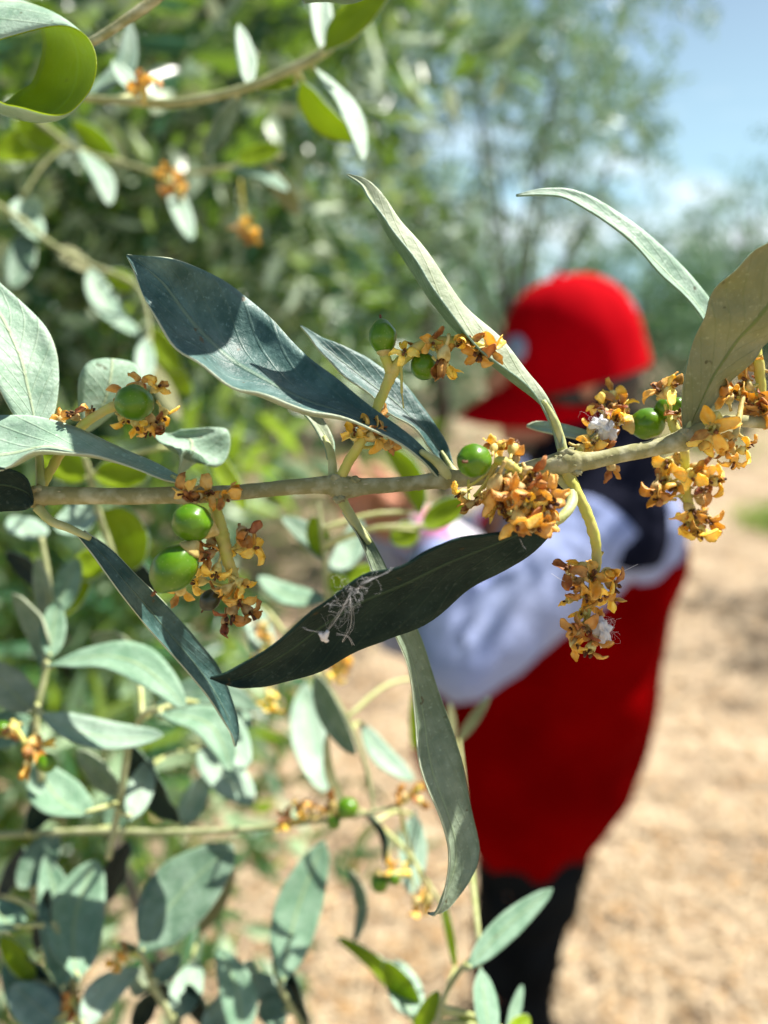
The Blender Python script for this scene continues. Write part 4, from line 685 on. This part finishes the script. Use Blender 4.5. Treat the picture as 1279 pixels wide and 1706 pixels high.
# ================================================================== PERSON
M['skin'] = mat('skin', (.46, .20, .12), .55, .35, 30, (.52, .25, .16), bump=.1, bump_s=300)
M['red'] = mat('red_fabric', (.14, .0001, .0004), .95, .01, 9, (.19, .0002, .0006), bump=.4, bump_s=60, sheen=.0)
M['cap'] = mat('red_cap_cotton', (.42, .0002, .005), .9, .03, 40, (.38, .0002, .0045), bump=.4, bump_s=500)
M['navy'] = mat('navy_fabric', (.006, .007, .015), .9, .05, 20, (.011, .012, .024), bump=.4, bump_s=80)
M['shirt'] = mat('pale_blue_shirt_cloth', (.25, .31, .55), .85, .05, 8, (.33, .38, .58), bump=.5, bump_s=40)
M['black'] = mat('black_trouser_cloth', (.004, .005, .006), .9, .03, 10, (.009, .011, .013), bump=.5, bump_s=50)
M['hair'] = mat('dark_hair', (.012, .009, .008), .5, .5, 120, (.03, .02, .015), bump=.6, bump_s=300)
M['rubber'] = mat('shoe_sole', (.5, .5, .48), .7, .3)
M['eye'] = mat('eye_white', (.7, .68, .62), .2, .5)
YB = 1.17
def remesh(mb, name, mats, parent, vox, origin=None, smooth_it=6, **tags):
    o = obj(name, mb.v, mb.f, mats, None, origin=(0, 0, 0))
    r = o.modifiers.new('r', 'REMESH'); r.mode = 'VOXEL'; r.voxel_size = vox; s = o.modifiers.new('s', 'SMOOTH'); s.factor = .6; s.iterations = smooth_it
    dg = bpy.context.evaluated_depsgraph_get(); me = bpy.data.meshes.new_from_object(o.evaluated_get(dg)); old = o.data
    bpy.data.objects.remove(o); bpy.data.meshes.remove(old)
    v = np.zeros(len(me.vertices) * 3); me.vertices.foreach_get('co', v); v = v.reshape(-1, 3)
    f = [list(p.vertices) for p in me.polygons]; bpy.data.meshes.remove(me)
    return obj(name, v, f, mats, parent, origin=origin if origin is not None else v.mean(0), **tags)
# joints (the figure faces left, slightly away; its left side is nearest the camera)
pel = np.array((.265, YB, .80)); chest = np.array((.29, YB, 1.08)); neck = np.array((.315, YB, 1.27)); head = np.array((.272, YB, 1.415))
shL = np.array((.315, YB - .135, 1.195)); shR = np.array((.29, YB + .135, 1.20))
elL = PY(775, 1085, YB - .24); wrL = PY(715, 905, YB - .16); hdL = PY(672, 878, YB - .13)
elR = PY(690, 1040, YB + .22); wrR = PY(640, 880, YB + .05); hdR = PY(612, 850, YB + .02)
mb = MB()
mb.tube([pel - (0, 0, .06), pel + (0, 0, .06), chest - (0, 0, .1), chest, chest + (0.005, 0, .10), neck - (0, 0, .02)], [.105, .115, .125, .135, .12, .06], n=16, seg=16, squash=1.0)
mb.ball(shL, .05); mb.ball(shR, .05)
mb.tube([neck - (0, 0, .04), neck + (-.015, 0, .04), head - (-.01, 0, .05)], [.058, .052, .055], n=12, seg=6)
mb.ball(head + (0, 0, .01), .093, .074, .11, n=14)                      # cranium
mb.ball(head + (-.045, 0, -.055), .05, .052, .055, n=10)                # jaw
mb.ball(head + (-.075, 0, -.095), .02, .024, .018, n=8)                 # chin
mb.tube([head + (-.088, 0, .02), head + (-.108, 0, -.022), head + (-.092, 0, -.032)], [.010, .015, .012], n=8)
mb.ball(head + (-.092, 0, -.055), .010, .022, .007, n=8); mb.ball(head + (-.089, 0, -.068), .010, .019, .007, n=8)
for s in (-1, 1):
    mb.ball(head + (.012, s * .076, -.01), .018, .010, .03, n=8); mb.ball(head + (-.078, s * .03, .022), .016, .022, .010, n=8)
def arm(a, e, w, h, s):
    mb.tube([a, a + (e - a) * .3, e], [.05, .048, .040], n=12, seg=8); mb.tube([e, e + (w - e) * .35, w], [.041, .038, .026], n=12, seg=8)
    hd = nrm(h - w); up_ = nrm(np.cross(hd, (0, 1, 0))); sd = np.cross(hd, up_)      # palm plane
    pal = w + hd * .05; mb.tube([w, w + hd * .03, w + hd * .085], [.024, .032, .034], n=12, squash=.5, seg=6)
    for i, (o_, ln_) in enumerate(((-.026, .066), (-.009, .076), (.009, .072), (.025, .056))):
        k0 = w + hd * .082 + up_ * o_ * 1.0; k1 = k0 + hd * ln_ * .45 + sd * s * .008; k2 = k1 + hd * ln_ * .22 + sd * s * .02; k3 = k2 + sd * s * .022 - hd * .004
        mb.tube([k0 - hd * .02, k0, k1, k2, k3], [.0095, .0095, .0088, .008, .0068], n=8, seg=12)
    mb.tube([w + hd * .025 - up_ * .02, w + hd * .05 - up_ * .045 + sd * s * .01, w + hd * .08 - up_ * .05 + sd * s * .025, w + hd * .098 - up_ * .042 + sd * s * .035], [.015, .0125, .011, .009], n=8, seg=10)
arm(shL, elL, wrL, hdL, 1); arm(shR, elR, wrR, hdR, -1)
for s in (-1, 1):
    hp = pel + (0, s * .085, -.04); kn = np.array((.235 + .02 * s, YB + s * .095, .44)); an = np.array((.262 + .035 * s, YB + s * .10, .08))
    mb.tube([hp, hp + (kn - hp) * .4, kn, kn + (an - kn) * .35, an], [.080, .070, .056, .054, .036], n=14, seg=18)
    mb.tube([an + (.02, 0, -.02), an + (-.06, s * .005, -.045), an + (-.15, s * .012, -.055)], [.034, .036, .026], n=10, seg=8)
body = remesh(mb, 'person', M['skin'], None, .0042, origin=(.265, YB, 0), smooth_it=4)
body['label'] = 'person in red cap and long red vest standing behind the sharp twig'; body['category'] = 'person'
# eyes
for s in (-1, 1):
    e = MB(); e.ball(head + (-.084, s * .030, .008), .0125, n=10); e.ball(head + (-.0935, s * .031, .007), .0045, n=8, mi=1); e.build('eye', [M['eye'], M['hair']], body)
def loft(rings, n=40, wr=0.0, seed=0, sq=2.3, thick=0):
    """rings: (cx, cy, z, rx, ry)"""
    R_ = cat_rom(rings, len(rings) * 6); v = []
    for i, (cx, cy, z, rx, ry) in enumerate(R_):
        for j in range(n):
            a = 2 * math.pi * j / n; c, s = math.cos(a), math.sin(a); k = 1 / (abs(c) ** sq + abs(s) ** sq) ** (1 / sq)
            w_ = 1 + wr * noise.noise(Vector((c * 2.6, s * 2.6, z * 9 + seed * 4))) + wr * .5 * noise.noise(Vector((c * 6, s * 6, z * 5 + seed)))
            v.append((cx + rx * k * c * w_, cy + ry * k * s * w_, z + .01 * noise.noise(Vector((c * 3, s * 3, seed)))))
    m = len(R_); f = [(i * n + j, i * n + (j + 1) % n, (i + 1) * n + (j + 1) % n, (i + 1) * n + j) for i in range(m - 1) for j in range(n)]
    return v, f
def shell(name, rings, m, th=.006, **k):
    v, f = loft(rings, **k); v = np.array(v); c = v.mean(0); n = len(v); nn = k.get('n', 40)
    d = v - np.repeat(np.array([v[i:i + nn].mean(0) for i in range(0, n, nn)]), nn, axis=0); v2 = v - d / np.linalg.norm(d, axis=1)[:, None] * th
    f2 = [tuple(x + n for x in q[::-1]) for q in f]
    cap = [(j + 1, j, j + n, j + 1 + n) if j + 1 < nn else (0, j, j + n, n) for j in range(nn)] + [(n - nn + j, n - nn + (j + 1) % nn, 2 * n - nn + (j + 1) % nn, 2 * n - nn + j) for j in range(nn)]
    return obj(name, np.vstack([v, v2]), f + f2 + cap, M[m], body)
shell('shirt', [(.26, YB, .80, .13, .14), (.265, YB, .95, .135, .15), (.288, YB, 1.08, .148, .165), (.315, YB, 1.17, .143, .185), (.32, YB, 1.23, .125, .16), (.32, YB, 1.27, .085, .095), (.315, YB, 1.30, .066, .07)], 'shirt', wr=.05, seed=2)
shell('vest', [(.235, YB, .625, .085, .14), (.234, YB, .648, .112, .16), (.236, YB, .695, .145, .178), (.243, YB, .76, .178, .19), (.245, YB, .86, .186, .19), (.262, YB, .98, .180, .19), (.285, YB, 1.07, .168, .188), (.298, YB, 1.13, .162, .188), (.305, YB, 1.16, .158, .186)], 'red', wr=.115, seed=5)
# arms of the shirt
for (a, e, w, nm) in ((shL, elL, wrL, 'L'), (shR, elR, wrR, 'R')):
    q = MB(); wv = w + nrm(e - w) * .005
    q.tube([a + (a - chest) * .02 + (0, 0, .01), a + (e - a) * .25, a + (e - a) * .6, e + (e - a) * .05, e + (wv - e) * .3, e + (wv - e) * .7, wv], [.066, .070, .066, .060, .054, .044, .034], n=24, seg=46, rough=.10, seed=3)
    q.build('sleeve', M['shirt'], body)
# trousers
q = MB(); q.tube([pel + (0, 0, .04), pel - (0, 0, .02), pel - (0, 0, .1)], [.12, .118, .11], n=20, seg=8)
for s in (-1, 1):
    hp = pel + (0, s * .075, -.06); kn = np.array((.237 + .012 * s, YB + s * .085, .44)); an = np.array((.255 + .03 * s, YB + s * .10, .07))
    q.tube([hp, hp + (kn - hp) * .4, kn, kn + (an - kn) * .5, an], [.096, .088, .074, .068, .064], n=18, seg=34, rough=.16, seed=s + 3)
remesh(q, 'trousers', M['black'], body, .009, smooth_it=3)
for s in (-1, 1):
    an = np.array((.262 + .035 * s, YB + s * .10, .08)); q = MB()
    q.tube([an + (.05, 0, -.035), an + (.01, 0, -.025), an + (-.06, 0, -.035), an + (-.13, 0, -.045), an + (-.185, 0, -.05)], [.035, .05, .048, .042, .022], n=14, seg=18, squash=.95)
    q.box(an + (-.065, 0, -.068), .24, .085, .022, mi=1); q.build('shoe', [M['black'], M['rubber']], body)
# hair
q = MB(); q.ball(head + (.022, 0, -.004), .088, .083, .098, n=18, rough=.12, seed=2); q.ball(head + (.004, 0, -.03), .070, .084, .060, n=14, rough=.15, seed=6); q.ball(head + (.055, 0, -.06), .048, .062, .06, n=12, rough=.2, seed=3); q.ball(head + (.07, 0, -.11), .035, .05, .04, n=10, rough=.25, seed=4)
remesh(q, 'hair', M['hair'], body, .006, smooth_it=3)
# navy scarf round neck and shoulders
shell('scarf', [(.318, YB - .05, 1.175, .085, .165), (.318, YB - .03, 1.20, .10, .175), (.320, YB - .01, 1.235, .108, .165), (.322, YB, 1.27, .098, .12), (.325, YB, 1.315, .082, .09), (.322, YB, 1.35, .075, .08)], 'navy', wr=.10, seed=7, th=.01)
# cap: six-panel dome, band, brim, button
cp = head + (.010, 0, .024); tl = math.radians(-15); Rc = rotm(0, tl, 0); v = []; n, m = 48, 16
for i in range(m):
    th = math.pi / 2 * (1 - i / (m - 1)) ; z = math.sin(th) * .110
    for j in range(n):
        a = 2 * math.pi * j / n; pan = 1 - .022 * abs(math.cos(3 * a)) ** 14
        r = math.cos(th) ** .82 * pan if i else 0.001
        v.append(cp + Rc @ np.array((r * .105 * math.cos(a), r * .092 * math.sin(a), z + .004)))
for j in range(n):
    a = 2 * math.pi * j / n; v.append(cp + Rc @ np.array((.109 * math.cos(a), .095 * math.sin(a), -.038)))
v = [np.asarray(x) for x in v]
f = [(i * n + j, (i + 1) * n + j, (i + 1) * n + (j + 1) % n, i * n + (j + 1) % n) for i in range(m) for j in range(n)]
capo = obj('cap', v, f, M['cap'], body)
q = MB(); q.ball(cp + Rc @ np.array((0, 0, .115)), .009, .009, .005, n=8); q.build('cap_button', M['cap'], capo)
q = MB(); ed = nrm(Rc @ np.array((-.80, -.42, .30))); ec = cp + Rc @ (np.array((-.80, -.42, .30)) / math.sqrt((.8 / .108) ** 2 + (.42 / .094) ** 2 + (.30 / .120) ** 2))
q.ball(ec, .026, .020, .004, M=axis_m(ed), n=10); q.build('cap_emblem', M['shirt'], capo)
q = []; ff = []; n2, m2 = 25, 9
for lay in (0, 1):
    for i in range(m2):
        s = i / (m2 - 1)
        for j in range(n2):
            a = math.pi + (j / (n2 - 1) - .5) * math.pi * .98; x0, y0 = .104 * math.cos(a), .091 * math.sin(a); ext = math.cos(a - math.pi) ** .8 * .085 * s
            y1 = y0 * (1 - .12 * s); q.append(cp + Rc @ np.array((x0 - ext, y1, -.014 - s * .030 - .052 * (y1 / .09) ** 2 - .004 * lay)))
    b = lay * m2 * n2
    for i in range(m2 - 1):
        for j in range(n2 - 1):
            w_ = (b + i * n2 + j, b + i * n2 + j + 1, b + (i + 1) * n2 + j + 1, b + (i + 1) * n2 + j); ff.append(w_ if lay == 0 else w_[::-1])
for j in range(n2 - 1): ff.append(((m2 - 1) * n2 + j, (m2 - 1) * n2 + j + 1, 2 * m2 * n2 - n2 + j + 1, 2 * m2 * n2 - n2 + j))
obj('cap_brim', q, ff, M['cap'], capo)
# the thing held in the hands
M['paper'] = mat('white_paper', (.80, .76, .80), .6, .3); M['pink'] = mat('pink_print', (.75, .22, .45), .6, .3)
q = MB(); c = PY(742, 878, YB - .15); Rm = rotm(.5, .2, .3); q.box(c, .095, .06, .012, M=Rm); q.box(c + Rm @ np.array((-.02, -.005, .0072)), .045, .045, .002, M=Rm, mi=1); q.box(c + Rm @ np.array((-.02, -.0305, 0)), .05, .002, .009, M=Rm, mi=1)
q.build('paper_packet', [M['paper'], M['pink']], None, label='small white and pink packet held in front of the person', category='packet')
